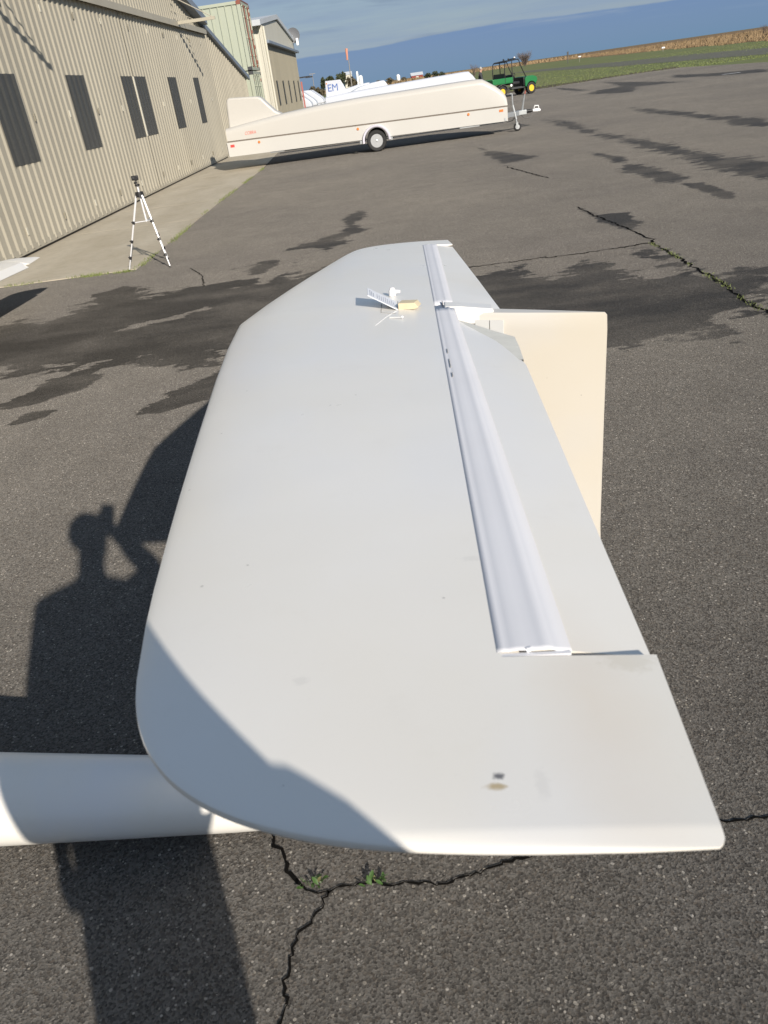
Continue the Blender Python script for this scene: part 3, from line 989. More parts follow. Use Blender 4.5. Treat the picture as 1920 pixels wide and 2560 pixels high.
# ================================================================== TRAILERS
def trailer(loc, yaw, spec, mats, label, group=None, detail=True):
    e = empty('glider_trailer', loc, yaw, label, 'trailer', group)
    W = spec.get('W', 1.35)
    u0, u1 = spec['u0'], spec['u1']
    zb = lambda u: np.interp(u, [u0, u1], spec['bot'])
    zd = lambda u: np.interp(u, [u0, u1], spec['deck'])
    # lower body with wheel arches cut out
    wc = spec['wheel']
    arch = []
    if detail:
        for k in range(13):
            a = math.pi * (1 - k / 12)
            arch.append((wc[0] + .36 * math.cos(a), max(wc[1] + .36 * math.sin(a), float(zb(wc[0])) + .0)))
    poly = [(u0, zb(u0))] + arch + [(u1, zb(u1)), (u1, zd(u1) - .036), (u0, zd(u0) - .036)]
    MB().prism([(float(a), float(b)) for a, b in poly], 0, W).build('body', mats['low'], e)
    MB().prism([(u0 + .015, float(zd(u0)) - .035), (u1 - .01, float(zd(u1)) - .035), (u1 - .01, float(zd(u1)) - .001), (u0 + .015, float(zd(u0)) - .001)], .012, W - .012).build('seal_stripe', M['stripe'], e)
    # lid: rounded section along the top line
    top = spec['top']
    rings = []
    for u, zt in top:
        z0 = float(zd(u)) if u < u1 else float(zd(u1))
        hgt = max(zt - z0, .02)
        rr = min(.15, hgt * .8)
        ring = [(u, 0, z0)]
        for k in range(7):
            a = math.pi / 2 * k / 6
            ring.append((u, .035 * hgt + rr * (1 - math.cos(a)), zt - rr + rr * math.sin(a)))
        for k in range(7):
            a = math.pi / 2 * (1 - k / 6)
            ring.append((u, W - .035 * hgt - rr * (1 - math.cos(a)), zt - rr + rr * math.sin(a)))
        ring.append((u, W, z0))
        rings.append(ring)
    MB().loft(rings).build('lid', mats['top'], e, True, angle=45)
    fin = spec.get('fin')
    if fin:
        fo = MB().prism(fin, W / 2 - .24, W / 2 + .24).build('tail_fin', mats['top'], e, bevel=spec.get('fb', .05), seg=4)
    # running gear
    for y_, s_ in ((.0, 1), (W, -1)):
        yc = .10 if s_ > 0 else W - .10
        ty = MB().lathe([(.165, -.07), (.20, -.085), (.25, -.085), (.272, -.06), (.278, -.02), (.278, .03), (.27, .07), (.2, .085), (.165, .07), (.165, -.07)], (wc[0], yc, wc[1]), 'y', 28, False)
        wheel = ty.build('wheel', M['rubber'], e, True)
        rim = MB().lathe([(.172, -.075), (.165, -.055), (.145, -.035), (.125, -.05), (.10, -.06), (.07, -.045), (.055, -.06), (.03, -.075), (.001, -.078)] if s_ > 0 else [(.001, .078), (.055, .06), (.1, .06), (.145, .035), (.172, .075)], (wc[0], yc, wc[1]), 'y', 28).build('rim', M['silver'], wheel, True)
        if detail and s_ > 0:
            hl = MB()
            for k in range(16):
                a = 2 * math.pi * k / 16
                hl.lathe([(.010, -.003), (.010, .001)], (wc[0] + .128 * math.cos(a), yc - .049, wc[1] + .128 * math.sin(a)), 'y', 6)
            hl.build('rim_slots', M['black'], wheel)
        fr = []
        for k in range(17):
            a = math.pi * (1 - k / 16) * 1.04 - .03
            ca, sa = math.cos(a), math.sin(a)
            ya, yb = (-.075, .16) if s_ > 0 else (W - .16, W + .075)
            fr.append([(wc[0] + r_ * ca, yy, wc[1] + .01 + r_ * sa) for r_, yy in ((.335, ya + .02), (.355, ya), (.385, ya), (.40, ya + .03), (.40, yb), (.34, yb))])
        MB().loft(fr).build('fender', M['fender'], e, True, angle=50)
    if detail:
        for u in (wc[0] - .44, wc[0] + .42):
            MB().box((u - .03, -.05, wc[1] - .02), (u + .03, .05, wc[1] + .06)).build('fender_bracket', M['steel'], e)
    MB().tube([(wc[0], .1, wc[1]), (wc[0], W - .1, wc[1])], .035, 8).build('axle', M['steel'], e)
    m = MB()
    for y_ in (.22, W - .28):
        m.box((u0 + 1.4, y_, float(zb(0)) - .07), (u1 - .1, y_ + .06, float(zb(0)) - .045))
    m.build('chassis_rail', M['steel'], e)
    if not detail:
        m = MB()
        m.tube([(u1 - .2, .2, .42), (u1 + .75, W / 2, .45)], .035, 6).tube([(u1 - .2, W - .2, .42), (u1 + .75, W / 2, .45)], .035, 6)
        m.tube([(u1 + .35, W / 2, .8), (u1 + .35, W / 2, .12)], .03, 6).blob((u1 + .35, W / 2, .1), (.1, .04, .1), 8, 5).blob((u1 + .8, W / 2, .46), (.12, .05, .05), 8, 5)
        m.build('drawbar', M['steel'], e, True)
        return e
    # side marker lamps
    for k, (u, z) in enumerate(spec['amber']):
        MB().lathe([(.001, -.022), (.025, -.022), (.034, -.012), (.036, .0)], (u, -.0, z), 'y', 14).build('marker_lamp', M['orange'], e, True)
    u, z = spec['amber_rect']
    MB().box((u - .055, -.012, z - .028), (u - .002, .002, z + .028)).box((u + .002, -.012, z - .028), (u + .055, .002, z + .028)).build('reflector', M['orange'], e)
    u, z = spec['red_rect']
    MB().box((u - .055, -.012, z - .032), (u + .055, .002, z + .032)).build('reflector', M['red'], e)
    MB().box((u1 - .09, -.012, zb(u1) + .01), (u1 - .04, .002, zb(u1) + .09)).build('latch', M['steel'], e)
    MB().box((-2.95, .03, zb(-2.9) - .035), (-2.55, .09, zb(-2.9) - .002)).build('jack_plate', M['steel'], e)
    MB().box((2.4, .03, zb(2.5) - .04), (2.95, .09, zb(2.5) - .002)).build('jack_plate', M['steel'], e)
    for zz in (-.0,):
        MB().box((u0 - .02, .03, zb(u0) + .02), (u0 + .0, .06, zd(u0) - .06)).build('rear_hinge', M['dgrey'], e)
    # drawbar, jockey wheel and coupling
    hb = MB()
    yc = W / 2
    hb.loft([[(u1 - .25, yc - .5, .36), (u1 - .25, yc - .44, .36), (u1 - .25, yc - .44, .47), (u1 - .25, yc - .5, .47)], [(u1 + .42, yc - .07, .38), (u1 + .42, yc - .01, .38), (u1 + .42, yc - .01, .50), (u1 + .42, yc - .07, .50)]])
    hb.loft([[(u1 - .25, yc + .44, .36), (u1 - .25, yc + .5, .36), (u1 - .25, yc + .5, .47), (u1 - .25, yc + .44, .47)], [(u1 + .42, yc + .01, .38), (u1 + .42, yc + .07, .38), (u1 + .42, yc + .07, .50), (u1 + .42, yc + .01, .50)]])
    hb.box((u1 + .36, yc - .08, .39), (u1 + .62, yc + .08, .505))
    hb.build('drawbar', M['steel'], e, bevel=.008)
    c_ = MB().tube([(u1 + .62, yc, .46), (u1 + .80, yc, .465)], .038, 10)
    for q in range(4):
        c_.lathe([(.05, 0), (.05, .018)], (u1 + .64 + .03 * q, yc, .46), 'x', 10)
    c_.build('coupling_bellows', M['black'], e, True)
    k_ = MB().tube([(u1 + .80, yc, .46), (u1 + .90, yc, .455), (u1 + .98, yc, .45)], [.04, .05, .045], 10).blob((u1 + .96, yc, .45), (.07, .05, .045))
    k_.tube([(u1 + .84, yc, .52), (u1 + .86, yc, .575), (u1 + .96, yc, .565), (u1 + .97, yc, .50)], .016, 6)
    k_.build('coupling_head', M['whitepl'], e, True)
    MB().tube([(u1 + .50, yc - .03, .50), (u1 + .56, yc - .03, .80), (u1 + .585, yc - .03, .90)], [.03, .022, .016], 8).build('handbrake_lever', M['steel'], e, True)
    MB().tube([(u1 + .585, yc - .03, .90), (u1 + .61, yc - .03, .98)], .018, 8).build('lever_grip', M['redpaint'], e, True)
    MB().tube([(u1 + .22, yc - .16, .62), (u1 + .215, yc - .16, .95)], .02, 8).tube([(u1 + .215, yc - .16, .95), (u1 + .15, yc - .17, .96)], .012, 6).build('jockey_crank', M['steel'], e, True)
    jk = MB().tube([(u1 + .22, yc - .16, .66), (u1 + .30, yc - .16, .30)], .032, 10).tube([(u1 + .26, yc - .16, .40), (u1 + .33, yc - .16, .17)], .022, 8)
    jk.box((u1 + .29, yc - .205, .09), (u1 + .35, yc - .195, .22)).box((u1 + .29, yc - .125, .09), (u1 + .35, yc - .115, .22))
    jw = jk.build('jockey_post', M['steel'], e)
    jt = MB().lathe([(.05, -.03), (.09, -.032), (.108, -.015), (.108, .015), (.09, .032), (.05, .03)], (u1 + .33, yc - .16, .11), 'y', 20).build('jockey_wheel', M['rubber'], e, True)
    MB().lathe([(.06, -.036), (.03, -.03), (.001, -.034)], (u1 + .33, yc - .16, .11), 'y', 16).build('jockey_hub', M['silver'], jt, True)
    cb = MB().tube([(u1 - .1, .3, .34), (u1 + .05, .4, .27), (u1 + .2, .55, .28), (u1 + .3, yc, .36)], .01, 6)
    cb.tube([(u1 + .45, yc - .05, .40), (u1 + .55, yc - .06, .30), (u1 + .70, yc - .05, .29), (u1 + .78, yc, .40)], .01, 6)
    cb.build('cable', M['black'], e, True)
    return e


COB = dict(u0=-4.12, u1=3.735, bot=(.386, .319), deck=(.785, .706), wheel=(.064, .28), W=1.35,
           top=[(-4.09, 1.10), (-3.4, 1.18), (-2.5, 1.275), (-1.37, 1.355), (-.2, 1.395), (.84, 1.405), (2.2, 1.425), (2.95, 1.43), (3.1, 1.415), (3.25, 1.33), (3.45, 1.205), (3.62, 1.07), (3.70, .97), (3.735, .90), (3.74, .72)],
           fin=[(-4.07, .98), (-4.0, 1.72), (-3.975, 1.79), (-3.92, 1.835), (-3.3, 1.79), (-3.1, 1.77), (-3.01, 1.73), (-2.84, 1.54), (-2.68, 1.37), (-2.5, 1.265), (-2.3, 1.2), (-2.3, 1.0)],
           amber=[(-3.214, .662), (-.422, .64), (2.658, .617)], amber_rect=(3.561, .597), red_rect=(-3.974, .655))
T1 = trailer((1.22, 23.86, 0), R(-4), COB, dict(top=M['trailer'], low=M['trailer_low']), 'cream white enclosed glider trailer with brown stripe and one visible wheel, parked beside the hangar')
text_part('lettering', 'COBRA', .115, M['redtext'], T1, Matrix.Translation((-3.57, .004, .885)) @ Matrix.Rotation(R(-.6), 4, 'Y') @ Matrix.Rotation(R(90), 4, 'X'), .003, .25, .82)

EMS = dict(u0=0., u1=6.95, bot=(.42, .36), deck=(.80, .74), wheel=(3.7, .28), W=1.35, fb=.02,
           top=[(.0, 1.40), (1.0, 1.46), (2.2, 1.50), (4.0, 1.56), (6.4, 1.62), (6.62, 1.61), (6.8, 1.44), (6.95, 1.24), (6.96, .76)],
           fin=[(.02, 1.2), (.08, 2.04), (.78, 2.02), (1.06, 1.46), (1.1, 1.2)],
           amber=[(1, .66), (3, .65), (6, .62)], amber_rect=(6.7, .6), red_rect=(.2, .66))
T2 = trailer((.05, 40, 0), R(-1), EMS, dict(top=M['trailer_white'], low=M['trailer_white']), 'bright white glider trailer with blue letters on its upright tail, behind the cream one')
text_part('lettering', 'EM', .42, M['bluetext'], T2, Matrix.Translation((.14, .430, 1.60)) @ Matrix.Rotation(R(90), 4, 'X'), .004, 0, .95)
MB().lathe([(.03, -.012), (.03, .0)], (.13, .435, 1.93), 'y', 10).build('marker_lamp', M['orange'], T2)

FAR = dict(u0=0., u1=7.4, bot=(.42, .38), deck=(.80, .76), wheel=(3.9, .28), W=1.3,
           top=[(.0, 1.25), (1.5, 1.55), (4.0, 1.78), (6.1, 1.86), (6.4, 1.82), (7.2, 1.2), (7.38, 1.0), (7.4, .8)], amber=[], amber_rect=(7, .6), red_rect=(.2, .6))
row_y = [65.6, 69.2, 72.8, 76.6, 80.6]
prot = trailer((wall_x(row_y[0]) - 7.0, row_y[0], 0), WANG, FAR, dict(top=M['trailer_white'], low=M['trailer_white']), 'leftmost white trailer of the parked row, nearest the second hangar', 'white trailers parked in a row past the hangars', False)
far_lab = ['second white trailer from the hangar in the far parked row', 'third white trailer from the hangar in the far parked row', 'fourth white trailer from the hangar in the far parked row', 'rightmost white trailer of the far row, beside the lettered tail']
for k in range(4):
    c = copy_tree(prot)
    yy = row_y[k + 1]
    c.location = (wall_x(yy) - 7.0 + (.1, -.25, .15, 0)[k], yy, 0)
    c['label'] = far_lab[k]
for k, (x, y, lab) in enumerate([(3.2, 97, 'low white trailer just left of the windsock pole'), (4.5, 92, 'low white trailer just right of the windsock pole')]):
    c = copy_tree(prot)
    c.location = (x - 1.5, y, -.05)
    c.rotation_euler = (0, 0, R(4))
    c.scale = (.55, 1, 1)
    c['label'] = lab
    c['group'] = 'low white trailers around the windsock pole'

# ================================================================== GREEN UTILITY VEHICLE
UTH = R(22)
U = empty('utility_vehicle', (12.07, 50.54, 0), UTH, 'green open utility vehicle with yellow wheels and roll cage on the asphalt edge', 'utility vehicle')
# local: +x forward, near side y=0, front wheel centre x=0
WB = -2.0
for x_, r_ in ((0, .30), (WB, .30)):
    for y_, s_ in ((.12, -1), (1.28, 1)):
        t_ = MB().lathe([(.17, -.11), (.24, -.12), (r_ - .01, -.10), (r_, -.05), (r_, .05), (r_ - .01, .10), (.24, .12), (.17, .11), (.17, -.11)], (x_, y_, r_), 'y', 22, False)
        for k in range(20):
            a = 2 * math.pi * k / 20
            t_.box((x_ + r_ * .985 * math.cos(a) - .018, y_ - .1, r_ + r_ * .985 * math.sin(a) - .018), (x_ + r_ * .985 * math.cos(a) + .018, y_ + .1, r_ + r_ * .985 * math.sin(a) + .018))
        w_ = t_.build('wheel', M['rubber'], U, True)
        o_ = s_ * .1
        MB().lathe([(.185, o_), (.175, o_ * .6), (.10, o_ * .5), (.08, o_ * .8), (.001, o_ * .8)], (x_, y_, r_), 'y', 20).build('rim', M['yellow'], w_, True)
        h_ = MB()
        for k in range(5):
            a = 2 * math.pi * (k + .3) / 5
            h_.lathe([(.028, o_ * .62), (.028, o_ * .66)], (x_ + .125 * math.cos(a), y_, r_ + .125 * math.sin(a)), 'y', 8)
        h_.build('rim_holes', M['black'], w_)
MB().box((WB - .3, .25, .34), (.2, 1.15, .46)).box((-1.35, .08, .36), (-.42, 1.32, .43)).build('chassis', M['dgrey'], U, bevel=.02)
bed = MB().box((WB - .62, .06, .70), (-1.22, 1.34, .74)).box((WB - .62, .06, .74), (-1.22, .10, .99)).box((WB - .62, 1.30, .74), (-1.22, 1.34, .99)).box((-1.26, .10, .74), (-1.22, 1.30, .99)).box((WB - .62, .10, .74), (WB - .58, 1.30, .99))
bed.build('cargo_bed', M['green'], U, bevel=.015)
fl = []
for k in range(9):
    a = math.pi * (.92 - .84 * k / 8)
    fl.append([(WB + r_ * math.cos(a), y_, .30 + r_ * math.sin(a)) for r_, y_ in ((.36, .02), (.40, .02), (.40, .3), (.36, .3))])
MB().loft(fl).build('rear_fender', M['dgrey'], U)
hood = [(-.42, .43), (-.42, .80), (-.30, .93), (.10, .93), (.36, .86), (.42, .72), (.40, .60), (.33, .58)]
for k in range(9):
    a = math.pi * (.12 + .80 * k / 8)
    hood.append((.0 + .35 * math.cos(a), .30 + .35 * math.sin(a)))
MB().prism(hood, .02, .34).prism(hood, 1.06, 1.38).prism([(-.42, .5), (-.42, .8), (-.30, .93), (.10, .93), (.36, .86), (.42, .72), (.40, .5)], .34, 1.06).build('hood', M['green'], U, bevel=.02)
MB().box((.36, .2, .5), (.47, 1.2, .66)).box((.40, .12, .70), (.45, .32, .82)).box((.40, 1.08, .70), (.45, 1.28, .82)).build('front_bumper', M['black'], U, bevel=.02)
MB().box((-.50, .08, .46), (-.43, 1.32, .92)).build('dashboard', M['black'], U, bevel=.02)
cage = MB()
for y_ in (.08, 1.32):
    cage.tube([(-.34, y_, .92), (-.62, y_, 1.40), (-.80, y_, 1.80), (-.90, y_, 1.85), (-1.65, y_, 1.80), (-1.74, y_, 1.72), (-1.78, y_, 1.30), (-1.76, y_, .74)], .028, 7)
    cage.tube([(-1.28, y_, 1.82), (-1.24, y_, .46)], .026, 7)
for x_, z_ in ((-.85, 1.84), (-1.28, 1.82), (-1.70, 1.77), (-1.76, 1.0)):
    cage.tube([(x_, .08, z_), (x_, 1.32, z_)], .024, 7)
cage.build('roll_cage', M['black'], U, True)
MB().box((-1.76, .12, .98), (-1.72, 1.28, 1.22)).build('rear_screen', M['dgrey'], U)
MB().box((-1.18, .12, .60), (-.74, .66, .74)).box((-1.26, .12, .70), (-1.14, .66, 1.12)).build('seat', M['black'], U, bevel=.03)
MB().box((-1.18, .74, .60), (-.74, 1.28, .74)).box((-1.26, .74, .70), (-1.14, 1.28, 1.12)).build('seat', M['black'], U, bevel=.03)
sw = MB()
sw.tube([(-.62 + .10 * math.sin(a) * .5, .95 + .17 * math.cos(a), 1.03 + .17 * math.sin(a) * .8) for a in [2 * math.pi * k / 14 for k in range(15)]], .016, 6).tube([(-.45, .95, .85), (-.62, .95, 1.03)], .02, 6)
sw.build('steering_wheel', M['black'], U, True)
for x_ in (-1.0, -1.35, -1.68):
    MB().blob((x_, .3, 1.90), (.05, .05, .05), 8, 6).build('roof_lamp', M['black'], U, True)
MB().box((-.98, .4, 1.87), (-.78, .95, 1.92)).build('light_bar', M['black'], U, bevel=.015)
MB().blob((-.80, .5, 1.95), (.06, .05, .04), 8, 6).build('beacon', M['whitepl'], U, True)
MB().lathe([(.07, -.02), (.07, .02)], (-1.38, .06, .58), 'y', 12).build('fuel_cap', M['whitepl'], U)


# ================================================================== PEOPLE
def skin_mesh(name, mat, parent, chains, sub=2):
    """chains: list of lists of (point, radius); equal points are joined"""
    vs, rs, es, roots, key = [], [], [], [], {}
    for ch in chains:
        prev = None
        for p, r_ in ch:
            k = tuple(round(c, 4) for c in p)
            if k not in key:
                key[k] = len(vs)
                vs.append(p)
                rs.append(r_ if isinstance(r_, tuple) else (r_, r_))
            i = key[k]
            if prev is not None and prev != i:
                es.append((prev, i))
            prev = i
    me = bpy.data.meshes.new(name)
    me.from_pydata(vs, es, [])
    me.materials.append(mat)
    o = bpy.data.objects.new(name, me)
    COL.objects.link(o)
    o.parent = parent
    sk = o.modifiers.new('skin', 'SKIN')
    sk.use_smooth_shade = True
    sv = me.skin_vertices[0].data if me.skin_vertices else None
    if sv is None:
        bpy.context.view_layer.objects.active = o
        me.attributes  # noqa
    # one root for every island
    par = list(range(len(vs)))

    def find(a):
        while par[a] != a:
            a = par[a]
        return a
    for a, b in es:
        par[find(a)] = find(b)
    seen = set()
    for i in range(len(vs)):
        sv[i].radius = rs[i]
        f = find(i)
        sv[i].use_root = f not in seen
        seen.add(f)
    ss = o.modifiers.new('subsurf', 'SUBSURF')
    ss.levels = ss.render_levels = sub
    return o


def V(*a):
    return Vector(a)


def lerp(a, b, t):
    return tuple(a[i] + (b[i] - a[i]) * t for i in range(3))


def finger(base, d, up_, length, r_, curl):
    d = Vector(d).normalized()
    up_ = Vector(up_).normalized()
    p = Vector(base)
    ch = [(tuple(p - d * .02), r_ * 1.05), (tuple(p), r_)]
    for k, f in enumerate((.45, .30, .25)):
        ang = curl * (k + 1)
        q = d * math.cos(ang) - up_ * math.sin(ang)
        p = p + q * length * f
        ch.append((tuple(p), r_ * (.93 - .12 * k)))
    return ch


def hand(wrist, d, side, up_, s=1.0, curl=.35):
    """palm and five fingers; d points along the hand, side towards the thumb, up_ is the back of the hand"""
    w = Vector(wrist)
    d, side, up_ = Vector(d).normalized(), Vector(side).normalized(), Vector(up_).normalized()
    chains = [[(tuple(w), .026 * s), (tuple(w + d * .045 * s), (.036 * s, .017 * s)), (tuple(w + d * .09 * s), (.038 * s, .014 * s))]]
    for k, (o_, ln) in enumerate(((.030, .072), (.010, .080), (-.010, .074), (-.029, .058))):
        chains.append(finger(w + d * .092 * s + side * o_ * s, d + side * o_ * 2, up_, ln * s, .0088 * s, curl))
    chains.append(finger(w + d * .035 * s + side * .034 * s, d * .7 + side * .8, up_, .062 * s, .0105 * s, curl * .6))
    return chains


def head_parts(parent, c, face, s, hair_mat, hair=True):
    """eyes, nose, ears, mouth and hair around a skull centred at c looking along face (unit, horizontal)"""
    c = Vector(c)
    f = Vector(face).normalized()
    sd = Vector((0, 0, 1)).cross(f).normalized()
    for k in (-1, 1):
        MB().blob(c + f * .088 * s + sd * .032 * k * s + V(0, 0, .005 * s), .011 * s, 8, 6).build('eye', M['whitepl'], parent, True)
        MB().blob(c + sd * .078 * k * s - f * .005 * s, (.014 * s, .022 * s, .032 * s), 8, 6).build('ear', M['skin'], parent, True)
    MB().tube([c + f * .092 * s + V(0, 0, .01 * s), c + f * .112 * s + V(0, 0, -.028 * s), c + f * .092 * s + V(0, 0, -.036 * s)], [.009 * s, .015 * s, .009 * s], 8).build('nose', M['skin'], parent, True)
    MB().tube([c + f * .088 * s - sd * .022 * s + V(0, 0, -.064 * s), c + f * .096 * s + V(0, 0, -.062 * s), c + f * .088 * s + sd * .022 * s + V(0, 0, -.064 * s)], .006 * s, 6).build('mouth', M['redpaint'], parent, True)
    if hair:
        MB().blob(c - f * .016 * s + V(0, 0, .032 * s), (.088 * s, .098 * s, .092 * s), 14, 9).build('hair', hair_mat, parent, True)


# photographer standing behind the tail with a raised phone
PH = empty('person', (-.05, -.40, 0), 0, 'person in dark jacket and jeans holding up a phone, shadow cast across the tail', 'person')
off = V(.05, .40, 0)


def L_(*p):
    return tuple(V(*p) + off)


pel, chest, nk = (-.065, -.40, .98), (-.055, -.37, 1.38), (-.035, -.37, 1.56)
hd = (-.012, -.345, 1.742)
shl, shr = (-.245, -.37, 1.45), (.125, -.34, 1.455)
ell, wrl = (-.305, -.38, 1.17), (-.298, -.36, .93)
elr, wrr = (.172, -.20, 1.478), (.004, -.06, 1.592)
hipl, hipr = (-.155, -.40, .93), (.03, -.40, .93)
knl, knr = (-.155, -.385, .52), (-.015, -.385, .52)
anl, anr = (-.16, -.40, .09), (-.01, -.40, .09)
body = [[(L_(*pel), .125), (L_(*lerp(pel, chest, .5)), (.13, .10)), (L_(*chest), (.15, .11)), (L_(*nk), .058), (L_(*lerp(nk, hd, .45)), .062), (L_(hd[0], hd[1] + .02, hd[2] - .075), (.058, .07)), (L_(*hd), (.078, .092)), (L_(hd[0], hd[1], hd[2] + .055), (.066, .080))],
        [(L_(*chest), (.15, .11)), (L_(*shl), .06), (L_(*ell), .045), (L_(*wrl), .03)],
        [(L_(*chest), (.15, .11)), (L_(*shr), .06), (L_(*elr), .045), (L_(*wrr), .03)],
        [(L_(*pel), .125), (L_(*hipl), .085), (L_(*knl), .06), (L_(*anl), .042), (L_(anl[0], anl[1] + .16, .035), .035)],
        [(L_(*pel), .125), (L_(*hipr), .085), (L_(*knr), .06), (L_(*anr), .042), (L_(anr[0], anr[1] + .16, .035), .035)]]
pb = skin_mesh('body', M['skin'], PH, body + hand(L_(*wrl), (0, .1, -1), (.0, 1, 0), (-1, 0, 0), 1.0, .3) + hand(L_(*wrr), (-.5, .35, .75), (-.75, .2, -.5), (.2, -.9, .4), .95, .45))
head_parts(PH, L_(*hd), (0, 1, -.1), 1.0, M['hairdark'])
jk = [[(L_(-.068, -.40, .88), (.20, .125)), (L_(-.068, -.385, 1.12), (.20, .13)), (L_(-.065, -.37, 1.30), (.19, .13)), (L_(-.05, -.37, 1.44), (.15, .11)), (L_(*nk), .075)],
      [(L_(-.05, -.37, 1.44), (.15, .11)), (L_(*shl), .078), (L_(*lerp(shl, ell, .5)), .068), (L_(*ell), .062), (L_(*lerp(ell, wrl, .92)), .045)],
      [(L_(-.05, -.37, 1.44), (.15, .11)), (L_(*shr), .074), (L_(*lerp(shr, elr, .5)), .070), (L_(*elr), .062), (L_(*lerp(elr, wrr, .45)), .053), (L_(*lerp(elr, wrr, .82)), .046)]]
skin_mesh('jacket', M['jacket'], PH, jk)
skin_mesh('trousers', M['jeans'], PH, [[(L_(*pel), (.14, .115)), (L_(*hipl), .102), (L_(*lerp(hipl, knl, .5)), .098), (L_(*knl), .088), (L_(anl[0], anl[1], .12), .066)],
                                       [(L_(*pel), (.14, .115)), (L_(*hipr), .102), (L_(*lerp(hipr, knr, .5)), .098), (L_(*knr), .088), (L_(anr[0], anr[1], .12), .066)]])
for an in (anl, anr):
    skin_mesh('shoe', M['leather'], PH, [[(L_(an[0], an[1] - .05, .06), (.045, .055)), (L_(an[0], an[1] + .06, .05), (.045, .05)), (L_(an[0], an[1] + .18, .04), (.045, .035))]])
# phone, just behind its own lens (the camera)
pm = cam_o.matrix_world.copy()
phone = empty('phone', mat=pm @ Matrix.Translation((0, 0, .012)), label='black phone held upright in the raised right hand of the photographer', cat='phone')
MB().box((-.052, -.122, 0), (.022, .024, .008)).build('case', M['black'], phone, bevel=.006)
MB().box((-.049, -.118, .0081), (.019, .020, .0095)).build('screen', M['dgrey'], phone)

# person standing behind the green vehicle's load bed
P2 = empty('person', (9.72, 54.0, -.01), 0, 'grey haired person in charcoal jacket standing beyond the trailers, near the green vehicle', 'person')
b2 = [[((0, 0, .93), .12), ((.0, 0, 1.12), (.12, .10)), ((0, 0, 1.32), (.14, .10)), ((.03, 0, 1.47), .055), ((.05, 0, 1.62), (.075, .09)), ((.05, 0, 1.68), (.06, .075))],
      [((0, 0, 1.32), (.14, .10)), ((0, .2, 1.38), .06), ((.02, .25, 1.12), .045), ((.16, .2, .93), .032)],
      [((0, 0, 1.32), (.14, .10)), ((0, -.2, 1.38), .06), ((.02, -.25, 1.12), .045), ((.18, -.2, .95), .032)],
      [((0, 0, .93), .12), ((0, .1, .88), .085), ((.02, .1, .48), .06), ((0, .1, .09), .042), ((.14, .1, .04), .035)],
      [((0, 0, .93), .12), ((0, -.1, .88), .085), ((.02, -.1, .48), .06), ((0, -.1, .09), .042), ((.14, -.1, .04), .035)]]
skin_mesh('body', M['skin'], P2, b2 + hand((.16, .2, .93), (.8, 0, -.5), (0, -1, 0), (.4, 0, .9)) + hand((.18, -.2, .95), (.8, 0, -.5), (0, 1, 0), (.4, 0, .9)))
head_parts(P2, (.05, 0, 1.62), (1, -.15, 0), 1.0, M['hair'])
skin_mesh('jacket', M['jacket'], P2, [[((0, 0, .86), (.16, .13)), ((0, 0, 1.12), (.155, .125)), ((0, 0, 1.34), (.165, .12)), ((.02, 0, 1.46), .07)],
                                      [((0, 0, 1.34), (.165, .12)), ((0, .2, 1.38), .075), ((.02, .25, 1.12), .06), ((.15, .205, .95), .045)],
                                      [((0, 0, 1.34), (.165, .12)), ((0, -.2, 1.38), .075), ((.02, -.25, 1.12), .06), ((.17, -.205, .97), .045)]])
skin_mesh('trousers', M['jeans'], P2, [[((0, 0, .93), (.13, .11)), ((0, .1, .88), .095), ((.02, .1, .48), .075), ((0, .1, .12), .062)], [((0, 0, .93), (.13, .11)), ((0, -.1, .88), .095), ((.02, -.1, .48), .075), ((0, -.1, .12), .062)]])

# ================================================================== GLIDER
psi, phi, th = R(5.085), R(4.107), R(-2.52)
gc = Vector((math.cos(psi) * math.cos(th), -math.sin(psi) * math.cos(th), math.sin(th)))
s0 = Vector((math.sin(psi), math.cos(psi), 0))
n0 = gc.cross(s0)
gs = math.cos(phi) * s0 - math.sin(phi) * n0
gn = gc.cross(gs)
GA = Vector((-.2287, 1.504, 1.317))
gm = Matrix((gc, gs, gn)).transposed().to_4x4()
gm.translation = GA
G = empty('glider', mat=gm, label='white glider seen from its tail, stabiliser filling the foreground, far wing low', cat='glider')


def naca(x):
    return 5 * (.2969 * math.sqrt(max(x, 0)) - .126 * x - .3516 * x * x + .2843 * x ** 3 - .1036 * x ** 4)


LEP = [(0, 0), (.25, .0243), (.62, .074), (.82, .103), (.96, .1247), (1.03, .1365), (1.09, .1485), (1.135, .1605), (1.170, .1765), (1.196, .196), (1.2155, .2195), (1.230, .247), (1.2405, .279), (1.2475, .315), (1.2518, .36), (1.2536, .412)]


# smooth curve through the tip points: (a, b) pairs
def catmull(P, sub):
    out = []
    P = [np.array(p, float) for p in P]
    for i in range(len(P) - 1):
        p0, p1, p2, p3 = P[max(i - 1, 0)], P[i], P[i + 1], P[min(i + 2, len(P) - 1)]
        d1, d2 = np.linalg.norm(p2 - p0) + 1e-9, np.linalg.norm(p3 - p1) + 1e-9
        L12 = np.linalg.norm(p2 - p1)
        m1, m2 = (p2 - p0) / d1 * L12, (p3 - p1) / d2 * L12
        for k in range(sub):
            t = k / sub
            out.append((2 * t ** 3 - 3 * t ** 2 + 1) * p1 + (t ** 3 - 2 * t ** 2 + t) * m1 + (-2 * t ** 3 + 3 * t ** 2) * p2 + (t ** 3 - t ** 2) * m2)
    out.append(P[-1])
    return out


TIPC = [(float(p[1]), float(p[0])) for p in catmull(LEP, 4)]
_bb = np.maximum.accumulate([p[1] for p in TIPC])
_aa = np.array([p[0] for p in TIPC])
TIPC = [(a, b) for i, (a, b) in enumerate(zip(_aa, _bb)) if i == 0 or b > _bb[i - 1] + 1e-5]


